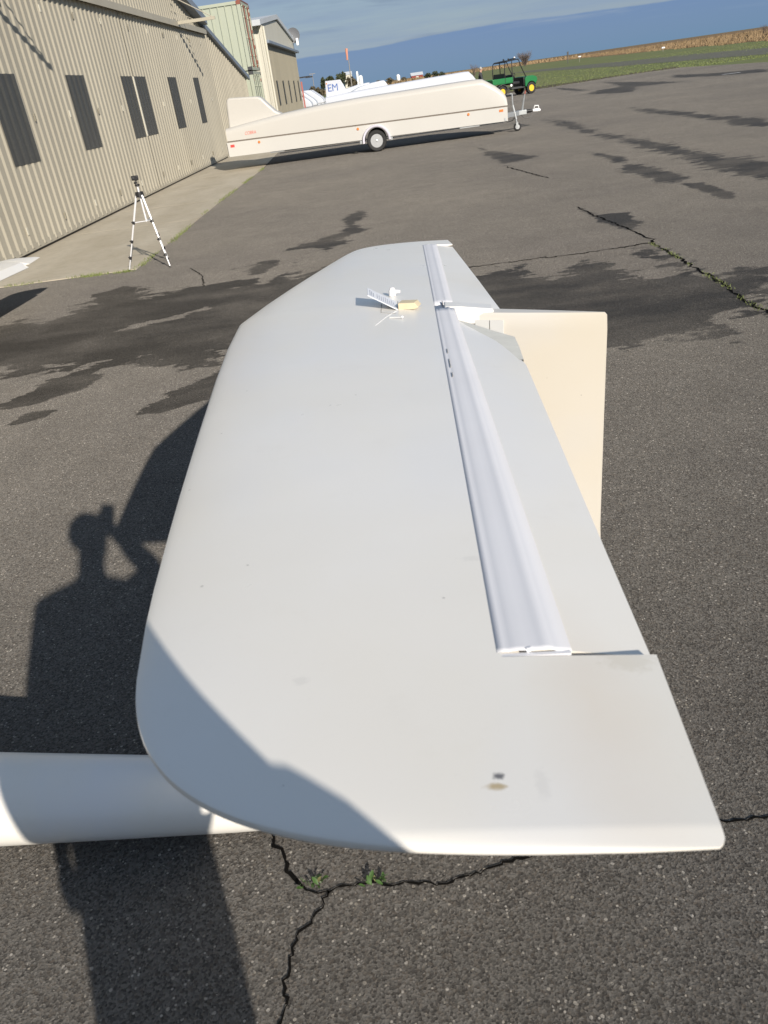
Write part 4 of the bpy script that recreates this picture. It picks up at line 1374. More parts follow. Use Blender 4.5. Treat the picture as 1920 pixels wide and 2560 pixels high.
def LE(b):
    return float(np.interp(abs(b), [p[1] for p in TIPC], [p[0] for p in TIPC]))


def TE(b):
    return .515 - .038 * abs(b) / 1.11


TH = .105
HINGE = .384


def half_t(a, b):
    """half thickness of the stabiliser section at chord position a, span b"""
    le, te = LE(b), TE(b) + .004
    ch = max(te - le, 1e-4)
    x = min(max((a - le) / ch, 0), 1)
    th_ = float(np.interp(abs(b), [0, .5, 1.0, 1.25], [.096, .088, .056, .032])) * ch
    return th_ * naca(x) + .0016 * min(1., (1.2536 - abs(b)) / .012 + .12)


def section(b, a1, n=22, blunt=True):
    le = LE(b)
    top = []
    for k in range(n + 1):
        x = 1 - math.cos(math.pi / 2 * k / n)
        a = le + (a1 - le) * x
        top.append((a, b, half_t(a, b) if k else 0.))
    bot = [(a, bb, -h) for a, bb, h in reversed(top[1:])]
    return top + bot


def stab_ring(b, a1, n=20, k2=8):
    le = LE(b)
    inner = a1 <= HINGE + 1e-6
    H = max(HINGE, le + .35 * (a1 - le)) if not inner else HINGE
    top = []
    for k in range(n + 1):
        a = le + (H - le) * (1 - math.cos(math.pi / 2 * k / n))
        top.append((a, b, half_t(a, b) if k else 0.))
    for k in range(1, k2 + 1):
        if inner:
            top.append((HINGE, b, half_t(HINGE, b) * (1 - k / (k2 + 1))))
        else:
            a = H + (a1 - H) * k / k2
            top.append((a, b, half_t(a, b)))
    return top + [(a, bb, -h) for a, bb, h in reversed(top[1:])]


bp = sorted(set([0, .02, .07, .2, .4, .62, .82, .9, 1.0, 1.05, 1.1118] + [p[1] for p in TIPC if p[1] > 1.113]))
half = []
for b in bp:
    half.append((b, HINGE if b < 1.112 else .4775 - .0095 * (b - 1.1125) / .14 - .0035 * max(0, (b - 1.248) / .0056) ** 2))
    if abs(b - 1.1118) < 1e-6:
        half.append((1.1126, .4775))
rings = [stab_ring(-b, a1) for b, a1 in reversed(half)] + [stab_ring(b, a1) for b, a1 in half[1:]]
stab = MB().loft(rings).build('horizontal_stabilizer', M['stab'], G, True, angle=38)

# elevators, drooped a little
DE = R(5.2)


def elev_section(b, a0, a1, n=10):
    top, bot = [], []
    h0 = half_t(a0, b)
    for k in range(n + 1):
        x = k / n
        a = a0 + (a1 - a0) * x
        hh = h0 * (1 - x) * (1 + .25 * x) + .0012
        a_, z = a - a0, 0
        if k == 0:
            top.append((a0 - .006, b, 0.))
        top.append((a0 + a_ * math.cos(DE) + hh * math.sin(DE), b, hh - a_ * math.sin(DE)))
        bot.append((a0 + a_ * math.cos(DE) - hh * math.sin(DE), b, -hh - a_ * math.sin(DE)))
    return top + list(reversed(bot))


# inner edge is cut back in a curve for the rudder
CUTS = {-1: [(.030, .4045), (.055, .410), (.075, .420), (.12, .435), (.18, .456), (.24, .477), (.31, .491), (.37, .500)], 1: [(.028, .500), (.04, .512), (.2, .507), (.37, .502)]}
for sg in (-1, 1):
    cut = CUTS[sg]
    rings = []
    for b, a1 in cut:
        rings.append(elev_section(sg * b, .402, a1))
    for b in (.39, .5, .62, .82, .96, 1.106):
        rings.append(elev_section(sg * b, .402, TE(b)))
    MB().loft(rings).build('elevator', M['stab'], G, True, angle=40)
    # paler, worn corner beside the rudder slot, on the near elevator only
    pr = []
    tri = [(.060, .412), (.10, .442), (.16, .478), (.205, .508), (.28, .506), (.36, .5015)]
    vt, vb = [], []
    for b, a1 in tri:
        a_in = float(np.interp(b, [q[0] for q in cut], [q[1] for q in cut])) - .004
        for a in (a_in, a1):
            z_ = -(a - .402) * math.sin(DE) + .0012
            vt.append((a, sg * b, z_ + .0006))
            vb.append((a, sg * b, z_ - .0030))
    k = len(vt)
    if sg < 0:
      fs = [(2 * i, 2 * i + 1, 2 * i + 3, 2 * i + 2) for i in range(len(tri) - 1)]
      fs += [(k + 2 * i, k + 2 * i + 2, k + 2 * i + 3, k + 2 * i + 1) for i in range(len(tri) - 1)]
      fs += [(2 * i + 1, k + 2 * i + 1, k + 2 * i + 3, 2 * i + 3) for i in range(len(tri) - 1)]
      MB().add(vt + vb, fs).build('elevator_corner', M['patch'], G)
    # taped hinge gap: flat flange, sagging channel, raised nose, flat flange
    prof = [(.3815, .0004), (.3862, .0001), (.3885, -.0004), (.3905, -.0001), (.3945, .0002), (.4000, .0004), (.4055, .0008), (.4085, .0013), (.4105, .0018), (.4130, .0020), (.4155, .0016), (.4180, .0009), (.4275, .0007)]
    rings = []
    for b in (.0, .06, .12, .2, .4, .62, .82, .96, 1.05, 1.09, 1.104, 1.1085):
        w_ = .80 + .2 * b / 1.11
        rings.append([(.3815 + (a - .3815) * w_, sg * b, half_t(.384, b) + dz_ + .0013 * min(1, max(0, (a - .3815) / .014)) + (-(a - .392) * .10 if a > .392 else 0)) for a, dz_ in prof])
    n = len(prof)
    vs = [p for r_ in rings for p in r_]
    fs = [(i * n + j, i * n + j + 1, (i + 1) * n + j + 1, (i + 1) * n + j) for i in range(len(rings) - 1) for j in range(n - 1)]
    to = MB().add(vs, fs).build('hinge_tape', M['tape'], G, True, angle=60)
    md = to.modifiers.new('solid', 'SOLIDIFY')
    md.thickness = .0003
    # end of the tape with the hinge screw
    MB().tube([(.3995, sg * 1.1075, half_t(.39, 1.1) + .0004), (.403, sg * 1.1065, half_t(.39, 1.1) + .0004)], .0016, 8).build('hinge_screw', M['alu'], G, True)
    MB().box((.383, min(sg * 1.1085, sg * 1.1115), half_t(.384, 1.11) - .003), (.4265, max(sg * 1.1085, sg * 1.1115), half_t(.384, 1.11) - .0008)).build('tape_end', M['tape'], G)
# dark slits where the tape has split
for (a, b, l_, dz) in ((.3885, -.36, .025, .0004), (.3885, -.43, .045, .0004), (.4035, -.345, .03, -.0015), (.3888, -.49, .02, .0004)):
    z_ = half_t(.384, abs(b))
    MB().box((a - .0004, b - l_ / 2, z_ - .002), (a + .0004, b + l_ / 2, z_ + dz + .0016)).build('tape_split', M['seam'], G)
MB().box((.4035, -.49, half_t(.384, .5) - .003), (.4060, -.455, half_t(.384, .5) + .0002)).build('tape_patch', M['ltgrey'], G)
# fin cap between the elevators
MB().prism([(.398, .0), (.400, .0172), (.43, .0150), (.492, .0060), (.492, -.02), (.398, -.02)], -.0255, .0255).build('fin_cap', M['gel'], G, bevel=.003)
MB().box((.3970, -.0262, .0150), (.3979, .0262, .0195)).build('cap_seam', M['black'], G)

# fin
rings = []
for h, le, te, tk in ((-1.10, -.36, .47, .085), (-.8, -.235, .465, .075), (-.55, -.12, .46, .066), (-.3, -.03, .458, .056), (-.02, .06, .456, .046)):
    ch = te - le
    ring = []
    for k in range(13):
        x = 1 - math.cos(math.pi / 2 * k / 12)
        ring.append((le + ch * x, -tk * (naca(x * .62) + .0), h))
    for k in range(12, 0, -1):
        x = 1 - math.cos(math.pi / 2 * k / 12)
        ring.append((le + ch * x, tk * (naca(x * .62)), h))
    rings.append(ring)
MB().loft(rings).build('fin', M['gel'], G, True, angle=50)

# rudder, turned towards the camera side
DR = R(-25)
rud = empty('rudder', (0, 0, 0))
bpy.data.objects.remove(rud)
rings = []
HA = .463
for h, ch, tk in ((-1.14, .30, .030), (-.8, .27, .028), (-.42, .249, .026), (-.2, .247, .022), (-.03, .246, .022), (-.004, .2445, .0215), (.0005, .240, .018)):
    ring = []
    for k in range(9):
        x = k / 8
        ring.append((x * ch, -tk * (1 - x) * (1 + .5 * x) - .0015, h))
    for k in range(8, -1, -1):
        x = k / 8
        ring.append((x * ch, tk * (1 - x) * (1 + .5 * x) + .0015, h))
    ring.append((-.012, .010, h))
    ring.append((-.012, -.010, h))
    ca, sa = math.cos(DR), math.sin(DR)
    rings.append([(HA + x * ca - y * sa, x * sa + y * ca, z) for x, y, z in ring])
MB().loft(rings).build('rudder', M['cream'], G, True, angle=40)
# tape and filler patches on the fin/rudder joint
for (x0, x1, z0, z1, mt) in ((.005, .032, -.075, -.012, 'tape_clear'), (.034, .060, -.11, -.012, 'tape_clear')):
    ca, sa = math.cos(DR), math.sin(DR)
    vs = []
    for yy in (-.0265, -.0245):
        for x, z in ((x0, z0), (x1, z0), (x1, z1), (x0, z1)):
            y_ = yy * (1 - x * 1.3) if mt != 'x' else yy
            vs.append((HA + x * ca - y_ * sa, x * sa + y_ * ca, z))
    MB().add(vs, [(0, 1, 2, 3), (7, 6, 5, 4), (0, 4, 5, 1), (1, 5, 6, 2), (2, 6, 7, 3), (3, 7, 4, 0)]).build('rudder_tape', M[mt], G)

# fuselage: boom from the tail, pod and canopy towards the nose (out of frame)
st = [(.47, -1.205, .050), (.3, -1.20, .072), (0, -1.203, .088), (-.2, -1.2056, .0938), (-1.0, -1.1816, .1246), (-2.0, -1.145, .165), (-2.9, -1.10, .22), (-3.5, -1.06, .30), (-4.2, -1.03, .36), (-5.0, -1.05, .36), (-5.7, -1.09, .28), (-6.2, -1.14, .14), (-6.35, -1.16, .03)]
rings = []
fine = []
for i in range(len(st) - 1):
    for k in range(4):
        t_ = k / 4
        fine.append(tuple(st[i][q] + (st[i + 1][q] - st[i][q]) * t_ for q in range(3)))
fine.append(st[-1])
for a, h, r_ in fine:
    k_ = 1.0 if a > -2 else 1 + .25 * min(1, (-2 - a) / 2)
    rings.append([(a, r_ * math.cos(2 * math.pi * k / 40), h + k_ * r_ * math.sin(2 * math.pi * k / 40)) for k in range(40)])
MB().loft(rings).build('fuselage', M['gel'], G, True, angle=60)
MB().blob((-4.75, 0, -.78), (1.0, .30, .30), 24, 14).build('canopy', M['dgrey'], G, True)
w_ = MB().lathe([(.08, -.05), (.15, -.06), (.18, -.03), (.18, .03), (.15, .06), (.08, .05)], (-3.6, 0, -1.33), 'y', 20)
w_.build('main_wheel', M['rubber'], G, True)

# wings
def wing_section(b, sg, a_le, a_te, h, tk, x1=1.0, n=18):
    ch = a_te - a_le
    up_, lo = [], []
    for k in range(n + 1):
        x = x1 * (1 - math.cos(math.pi / 2 * k / n)) if True else 0
        cam_ = .035 * 4 * x * (1 - x)
        y_ = tk * naca(x)
        up_.append((a_le + ch * x, sg * b, h + ch * (cam_ + y_) + .001))
        lo.append((a_le + ch * x, sg * b, h + ch * (cam_ - y_) - .001))
    return up_ + list(reversed(lo[1:]))


# tip trailing corner at (-3.71, 7.20, -.47)
def wstat(b):
    t_ = (b - .25) / (7.2 - .25)
    te = -3.56 - .15 * t_
    ch = .88 - (.88 - .40) * t_
    h = -.80 + .315 * t_
    return te - ch, te, h


for sg in (1, -1):
    rings = [wing_section(b, sg, *(wstat(b)), .15, .80) for b in (.2, 1.5, 3.0, 4.5, 6.0, 6.6, 6.9)]
    m = MB().loft(rings)
    tipr = []
    for b in (6.905, 7.0, 7.08, 7.14, 7.18, 7.2):
        le, te, h = wstat(b)
        q = (b - 6.905) / .295
        le2 = le + .26 * q ** 3
        tipr.append(wing_section(b, sg, le2, te, h + .02 * q, .15 * (1 - .5 * q ** 2)))
    m.loft(tipr)
    m.build('wing', M['gel'], G, True, angle=40)
    # drooped aileron / flap along the trailing edge
    for (b0, b1, dr) in ((3.4, 6.895, R(30)), (.35, 3.38, R(10))):
        rr = []
        for b in (b0, (b0 + b1) / 2, b1):
            le, te, h = wstat(b)
            ch = te - le
            a0 = le + .805 * ch
            hc = h + ch * .035 * 4 * .8 * .2
            tk_ = ch * .15 * naca(.8)
            cl_ = .195 * ch
            rr.append([(a0 - .004, sg * b, hc + tk_ * .7), (a0 + .01, sg * b, hc + tk_ + .001), (a0 + cl_ * math.cos(dr) + .003, sg * b, hc - cl_ * math.sin(dr) + .002), (a0 + cl_ * math.cos(dr), sg * b, hc - cl_ * math.sin(dr) - .002), (a0, sg * b, hc - tk_)])
        MB().loft(rr).build('aileron' if b0 > 1 else 'flap', M['gel'], G, True, angle=30)

# hatch outline engraved on the stabiliser, round the mounting bolt
def strip_on_stab(name, pts, w, mat, lift=.0006):
    m = MB()
    for (a0, b0), (a1, b1) in zip(pts[:-1], pts[1:]):
        d = Vector((a1 - a0, b1 - b0)).normalized()
        nx_, ny_ = -d.y * w / 2, d.x * w / 2
        vs = []
        for z_ in (-.0005, lift):
            for a, b, s_ in ((a0, b0, 1), (a1, b1, 1), (a1, b1, -1), (a0, b0, -1)):
                vs.append((a + nx_ * s_, b + ny_ * s_, half_t(a, b) + z_))
        m.add(vs, [(4, 5, 6, 7), (0, 1, 5, 4), (1, 2, 6, 5), (2, 3, 7, 6), (3, 0, 4, 7)])
    return m.build(name, mat, G)


strip_on_stab('hatch_seam', [(.280, .02), (.2815, -.064), (.309, -.075)], .0012, M['seam'])
strip_on_stab('hatch_seam', [(.3115, .052), (.3125, -.03)], .0012, M['seam'])
strip_on_stab('scratch', [(.275, -.17), (.292, -.10), (.309, -.05)], .0012, M['whitepl'])


# ================================================================== THINGS ON THE STABILISER
def on_stab(name, a, b, label, cat, rot=0., lift=0.):
    mt = gm @ Matrix.Translation((a, b, half_t(a, b) + lift)) @ Matrix.Rotation(rot, 4, 'Z')
    return empty(name, mat=mt, label=label, cat=cat)


# tilted card: hinge edge on the skin at a=.309, free edge raised at a=.258
CD = on_stab('instruction_card', .3095, .002, 'white card printed with lines of text, propped up on the stabiliser', 'card', R(3), .0002)
ang = math.atan2(.030, .052)
cx_, cz_ = math.cos(ang), math.sin(ang)
Lc, Wc = .062, .088


def card_pt(u, v, h):
    return (-u * cx_ - h * cz_ * -1 * -1, v, u * cz_ + h * cx_) if False else (-u * cx_ + h * cz_, v, u * cz_ + h * cx_)


m = MB()
vs = [card_pt(u, v, h) for h in (-.0006, .0006) for u, v in ((0, -Wc / 2), (Lc, -Wc / 2), (Lc, Wc / 2), (0, Wc / 2))]
m.add(vs, [(0, 1, 2, 3), (7, 6, 5, 4), (0, 4, 5, 1), (1, 5, 6, 2), (2, 6, 7, 3), (3, 7, 4, 0)])
m.build('card_sheet', M['card'], CD)
rr_ = random.Random(2)
lines = MB()
for i in range(9):
    u = .006 + i * .0044
    L0 = -Wc / 2 + .012 + (.006 if i == 8 else 0)
    L1 = Wc / 2 - .012 - rr_.uniform(0, .018)
    v = L0
    while v < L1:
        w_ = rr_.uniform(.004, .011)
        vv = [card_pt(u + du, v + dv, .0008) for du, dv in ((0, 0), (.0011, 0), (.0011, min(w_, L1 - v)), (0, min(w_, L1 - v)))]
        lines.add(vv, [(0, 1, 2, 3)])
        v += w_ + .0016
for i in range(3):
    u = .049 + i * .0036
    vv = [card_pt(u + du, v, .0008) for du, v in ((0, -.03), (.0014, -.03), (.0014, .012 + .008 * i), (0, .012 + .008 * i))]
    lines.add(vv, [(0, 1, 2, 3)])
lines.build('printed_lines', M['ink'], CD)

WB_ = on_stab('wooden_block', .335, -.022, 'small pale wooden block with a slanted end lying beside the card', 'block', R(-12))
MB().prism([(-.019, .0006), (.012, .0006), (.019, .004), (.012, .0125), (-.019, .0125)], -.016, .016).build('block', M['wood'], WB_, bevel=.0006)
MB().box((-.0305, -.024, .0003), (-.0195, .026, .0018)).build('paper_tag', M['patch'], WB_)

CP = on_stab('plastic_fitting', .300, .112, 'little white plastic fitting standing just behind the card', 'fitting')
MB().lathe([(.0055, 0), (.0075, .001), (.0075, .012), (.0055, .013), (.0048, .017), (.002, .018)], (0, 0, 0), 'z', 14).build('knob', M['whitepl'], CP, True)
MB().tube([(.005, 0, .009), (.016, -.003, .009)], [.0042, .003], 10).build('spigot', M['whitepl'], CP, True)
PN = on_stab('locking_pin', .310, -.116, 'thin clear pin with a white round end lying in front of the card', 'pin', R(-20))
MB().tube([(-.013, 0, .0018), (.010, 0, .0018)], .0011, 8).build('shaft', M['tape_clear'], PN, True)
MB().blob((.0115, 0, .0026), .0024, 10, 7).build('ball_end', M['whitepl'], PN, True)

# ================================================================== TRIPOD
TP = empty('tripod', (-2.42, 10.36, 0), 0, 'silver camera tripod with black clamps standing on the apron edge', 'tripod')
apx = Vector((0, 0, .86))
feet = [Vector((-.37, -.03, .0)), Vector((.19, -.18, .0)), Vector((.06, .42, .014))]
for i, ft in enumerate(feet):
    top = apx + Vector((ft.x, ft.y, 0)).normalized() * .045
    pts = [top.lerp(ft, t_) for t_ in (0, .35, .60, .82, 1.0)]
    lg = MB()
    for k, r_ in enumerate((.0125, .0105, .0088, .0072)):
        lg.tube([pts[k], pts[k + 1]], r_, 8)
    leg = lg.build('leg', M['alu'], TP, True)
    for k in (1, 2, 3):
        d = (ft - top).normalized()
        c = MB().tube([pts[k] - d * .018, pts[k] + d * .018], .017, 8)
        sdv = Vector((-d.z, 0, d.x)).normalized()
        c.tube([pts[k], pts[k] + sdv * -.028], .008, 6)
        c.build('clamp', M['black'], leg, True)
    MB().tube([ft, ft + (top - ft).normalized() * .02], .010, 8).build('rubber_foot', M['black'], leg, True)
    br = MB().tube([pts[1], Vector((0, 0, .56))], .006, 6).build('brace', M['alu'], TP, True)
MB().tube([(0, 0, .84), (0, 0, .90)], .05, 12).tube([(-.05, 0, .87), (.05, 0, .87)], .016, 8).build('crown', M['black'], TP, True)
MB().tube([(0, 0, .55), (0, 0, .97)], .011, 10).build('centre_column', M['alu'], TP, True)
MB().tube([(0, 0, .965), (0, 0, .985)], .028, 10).tube([(0, 0, .985), (-.012, 0, 1.0)], .012, 8).blob((-.012, 0, 1.003), (.024, .02, .014), 8, 6).tube([(.0, 0, .99), (.035, -.02, .98)], .006, 6).build('ball_head', M['black'], TP, True)
AC = empty('action_camera', (-2.42, 10.36, 1.017), 0, 'small black action camera mounted on top of the tripod', 'camera')
MB().box((-.008, -.012, 0), (.008, .012, .015)).build('mount', M['black'], AC)
MB().box((-.045, -.018, .015), (.035, .018, .068)).build('housing', M['black'], AC, bevel=.006)
MB().lathe([(.014, -.008), (.014, 0), (.001, 0)], (-.018, -.018, .047), 'y', 14).build('lens', M['dgrey'], AC, True)

# ================================================================== WEEDS
leaf_me = bpy.data.meshes.new('leaf')
lv, lf = [], []
for i, (x, w) in enumerate(((0, .05), (.25, .16), (.5, .22), (.75, .17), (1.0, .01))):
    z_ = .22 * math.sin(x * 2.2)
    lv += [(x, -w, z_ + .05), (x, 0, z_), (x, w, z_ + .05)]
for i in range(4):
    for j in range(2):
        lf.append((i * 3 + j, i * 3 + j + 1, (i + 1) * 3 + j + 1, (i + 1) * 3 + j))
leaf_me.from_pydata(lv, [], lf)
leaf_me.materials.append(M['leaf'])
leaf_me.polygons.foreach_set('use_smooth', [True] * len(leaf_me.polygons))
dleaf = leaf_me.copy()
dleaf.materials[0] = M['dryleaf']
blade_me = bpy.data.meshes.new('blade')
blade_me.from_pydata([(0, -.04, 0), (0, .04, 0), (.4, .035, .35), (.4, -.035, .35), (1, 0, .5)], [], [(0, 1, 2, 3), (3, 2, 4)])
blade_me.materials.append(M['leaf'])
wr = random.Random(21)
for (cx, cy, n_, lab, spread) in ((-.312, 1.236, 16, 'left small green weed growing at the crack junction', .032), (-.152, 1.212, 18, 'right low leafy weed growing in the crack below the stabiliser tip', .036)):
    E_ = empty('weed', (cx, cy, .003), 0, lab, 'weed', 'weeds in the asphalt cracks')
    for i in range(n_):
        a = wr.uniform(0, 2 * math.pi)
        big = i % 3 != 2
        mesh = (leaf_me if wr.random() < .78 else dleaf) if big else blade_me
        o = bpy.data.objects.new('leaf' if big else 'grass_blade', mesh)
        COL.objects.link(o)
        o.parent = E_
        o.location = (wr.uniform(-spread, spread), wr.uniform(-.010, .010), .001)
        s_ = wr.uniform(.014, .026) if big else wr.uniform(.015, .03)
        o.scale = (s_, s_, s_)
        o.rotation_euler = (wr.uniform(-.3, .3), -wr.uniform(.05, .7), a)


def blades(name, pts, hmin, hmax, w, mat, seed, kind='stuff'):
    r_ = random.Random(seed)
    vs, fs = [], []
    for (x, y, z) in pts:
        a = r_.uniform(0, math.pi)
        h = r_.uniform(hmin, hmax)
        lx, ly = r_.uniform(-.7, .7) * h, r_.uniform(-.7, .7) * h
        c, s_ = math.cos(a) * w * .5, math.sin(a) * w * .5
        k = len(vs)
        vs += [(x - c, y - s_, z), (x + c, y + s_, z), (x + lx + c * .35, y + ly + s_ * .35, z + h)]
        fs.append((k, k + 1, k + 2))
    me = bpy.data.meshes.new(name)
    me.from_pydata(vs, [], fs)
    me.materials.append(mat)
    o = bpy.data.objects.new(name, me)
    COL.objects.link(o)
    return tag(o, kind=kind)


def along(pts, n, spread, r_, z=.0):
    out = []
    seg = list(zip(pts[:-1], pts[1:]))
    ln = [math.hypot(b[0] - a[0], b[1] - a[1]) for a, b in seg]
    for (a, b), l_ in zip(seg, ln):
        for i in range(max(1, int(n * l_ / sum(ln)))):
            t_ = r_.random()
            if math.sin(7 * (a[0] + t_) + 3 * a[1]) + r_.random() < .35:
                continue
            out.append((a[0] + (b[0] - a[0]) * t_ + r_.gauss(0, spread), a[1] + (b[1] - a[1]) * t_ + r_.gauss(0, spread), z))
    return out


gr = random.Random(31)
blades('crack_weeds', along([(2.957, 7.68), (2.968, 7.305), (2.914, 6.68), (2.879, 5.988), (2.805, 5.439), (2.796, 5.077), (2.764, 4.616), (2.7, 3.9)], 800, .018, gr), .006, .022, .007, M['blade_green'], 1)
blades('edge_weeds', along([(-4.9, 10.45), (-3.85, 10.46), (-2.72, 10.30), (-2.585, 12.32), (-2.475, 15.63), (-2.2, 20), (-1.97, 23.9)], 2600, .025, gr) + along([(-3.4, 10.38), (-2.75, 10.28)], 420, .03, gr), .012, .045, .010, M['blade_green'], 2)

# lawn tufts and the tall dry field
pts = []
for i in range(26000):
    y = 56.5 + 70 * gr.random() ** 1.6
    x = gr.uniform(-3, 12 + .62 * y)
    if 31 < x < 40 and gr.random() < .93:
        continue
    if x < 24 and y < 60 and gr.random() < .75:
        continue
    if x > 60 + (y - 118) * .17:
        continue
    pts.append((x, y, -.03))
blades('lawn_grass', pts, .02, .06, .07, M['blade_green'], 3)
low, high = [], []
for i in range(70000):
    t_ = gr.random() ** 1.5
    y = 80 + 420 * t_
    x0 = np.interp(y, [60, 118, 200, 335, 400, 520], [52, 60.5, 77, 101, 103, 40])
    q = gr.random() ** 1.7
    w_ = math.sin(y * .21) * 1.2 + math.sin(y * .53 + 1) * .7
    x = x0 + w_ + (30 + .45 * y) * q
    clump = math.sin(x * .9 + 2 * math.sin(y * .35)) + math.sin(y * .6 + x * .3)
    if clump < gr.uniform(-2.2, .6):
        continue
    (low if x - x0 < gr.uniform(2, 14) else high).append((x, y, -.03))
blades('low_dry_grass', low, .15, .5, .10, M['blade_dry'], 6)
blades('tall_dry_grass', [p_ for i_, p_ in enumerate(high) if i_ % 9], .2, .8, .14, M['blade_dry'], 4)
blades('tall_dry_grass', [p_ for i_, p_ in enumerate(high) if not i_ % 9], .6, 1.25, .22, M['blade_dry'], 8)
pts = [(gr.uniform(-40, 130), gr.uniform(420, 620), -.03) for i in range(9000)]
blades('far_dry_grass', pts, .5, 1.6, .9, M['blade_dry'], 5)


# ================================================================== TREES AND FAR THINGS
def tree(name, loc, crowns, trunk_h, trunk_r, leaf, nleaf, size, label, cat='tree', group=None, seed=1):
    r_ = random.Random(seed)
    e = empty(name, loc, 0, label, cat, group)
    if loc[1] == 300.:
        crowns = [(c[0] * .85, c[1], c[2] * .85, c[3] * .78, c[4] * .8) for c in crowns]
        size *= .8
    m = MB().tube([(0, 0, 0), (.1 * trunk_h * .3, 0, trunk_h * .5), (0, 0, trunk_h)], [trunk_r, trunk_r * .7, trunk_r * .4], 7)
    for c in crowns:
        m.tube([(0, 0, trunk_h * .6), (c[0] * .5, c[1] * .5, (trunk_h * .6 + c[2]) / 2), (c[0], c[1], c[2])], [trunk_r * .5, trunk_r * .3, trunk_r * .1], 5)
    m.build('trunk', M['bark'], e)
    vs, fs = [], []
    for (cx, cy, cz, rx, rz) in crowns:
        for i in range(nleaf):
            d = Vector((r_.gauss(0, 1), r_.gauss(0, 1), r_.gauss(0, 1))).normalized() * (r_.random() ** .45)
            p = Vector((cx + d.x * rx, cy + d.y * rx, cz + d.z * rz))
            a = Vector((r_.gauss(0, 1), r_.gauss(0, 1), r_.gauss(0, 1))).normalized()
            b = a.cross(Vector((r_.gauss(0, 1), r_.gauss(0, 1), r_.gauss(0, 1)))).normalized()
            s_ = size * r_.uniform(.5, 1.3)
            k = len(vs)
            vs += [tuple(p - a * s_), tuple(p + b * s_ * .6), tuple(p + a * s_), tuple(p - b * s_ * .6)]
            fs.append((k, k + 1, k + 2, k + 3))
    MB().add(vs, fs).build('crown', leaf, e)
    return e


def bare_bush(loc, h, label, seed, n_=90):
    r_ = random.Random(seed)
    e = empty('bare_bush', loc, 0, label, 'bush')
    m = MB()
    for i in range(n_):
        a = r_.uniform(0, 2 * math.pi)
        sp = r_.uniform(.1, .75) * h
        p1 = Vector((math.cos(a) * sp * .4, math.sin(a) * sp * .4, h * r_.uniform(.35, .6)))
        p2 = Vector((math.cos(a) * sp, math.sin(a) * sp, h * r_.uniform(.65, 1.05)))
        m.tube([(0, 0, 0), p1, p2], [h * .012, h * .008, h * .002], 4)
        for q in range(5):
            p0 = p1.lerp(p2, r_.uniform(0, .8))
            p3 = p0 + Vector((r_.uniform(-.2, .2), r_.uniform(-.2, .2), r_.uniform(.0, .2))) * h
            m.tube([p0, p3], [h * .006, h * .002], 3)
    m.build('branches', M['twig'], e)
    return e


Yt = 300.
tree('tree', (.2, Yt, 0), [(0, 0, 3.4, 1.2, 2.2), (.2, 0, 5.0, .9, 1.6)], 2.5, .25, M['treeleaf'], 150, .55, 'narrow dark tree left of the blue lettered trailer tail', group='dark trees behind the trailers', seed=1)
tree('tree', (2.6, Yt, 0), [(0, 0, 4.3, 2.0, 2.2), (.5, .5, 5.2, 1.4, 1.4)], 3, .3, M['treeleaf'], 260, .55, 'round dark tree directly above the blue lettered trailer tail', group='dark trees behind the trailers', seed=2)
tree('tree', (6.8, Yt, 0), [(0, 0, 4.6, 2.3, 2.8), (-1.0, 0, 5.2, 1.6, 1.7), (.8, 0, 6.2, .9, 1.2)], 3, .35, M['treeleaf'], 240, .55, 'tallest dark tree, just left of the windsock pole', group='dark trees behind the trailers', seed=3)
tree('tree', (9.6, Yt, 0), [(0, 0, 3.6, 1.9, 2.3), (1.2, 0, 2.8, 1.4, 1.8)], 2.5, .3, M['treebrown'], 240, .55, 'brownish tree on the right behind the windsock pole', group='dark trees behind the trailers', seed=4)
for k, (x, h, lab) in enumerate([(-5.4, 2.2, 'low brown bush right beside the second hangar corner'), (-3.2, 3.0, 'taller brown bush at the foot of the street light'), (-1.6, 2.4, 'low brown bush between street light and dark trees')]):
    tree('bush', (x, 285, 0), [(0, 0, h * .55, 1.6, h * .5), (.9, 0, h * .4, 1.0, h * .4)], h * .4, .1, M['treebrown'], 110, .5, lab, 'bush', 'brown bushes beyond the trailers', 10 + k)
hx = [(30.5, 400, 2.6, 'small dark shrub left of the white silo on the horizon'), (44.5, 480, 2.2, 'brown shrub just right of the white silo on the horizon'),
      (25.5, 400, 2.0, 'scrubby shrub far left of the silo'), (48.0, 400, 2.3, 'dark bush right of the red barn'), (51.5, 400, 2.5, 'second dark bush right of the red barn'), (54.5, 400, 2.0, 'dark bush just left of the standing person')]
for k, (x, y, h, lab) in enumerate(hx):
    tree('bush', (x, y, 0), [(0, 0, h * .6, h * .7, h * .5)], h * .4, .1, M['treeleaf'] if k > 2 else M['treebrown'], 130, .5, lab, 'bush', 'bushes along the horizon', 30 + k)
bare_bush((69.5, 300, .0), 4.5, 'bare grey bush standing above the field behind the green vehicle', 3)
bare_bush((34.6, 200, -.03), 2.6, 'bare low bush on the horizon above the standing person', 4, 22)
bare_bush((101.5, 200, -.03), 2.2, 'dark bush on the horizon at the far right edge', 5, 30)
fp = MB().box((-.06, -.06, 0), (.06, .06, 1.6)).box((-.17, -.12, 1.6), (.17, .12, 2.35)).build('marker_post', M['dgrey'])
fp.location = (56.2, 200, -.03)
tag(fp, 'lone dark marker post in the brown field', 'post')
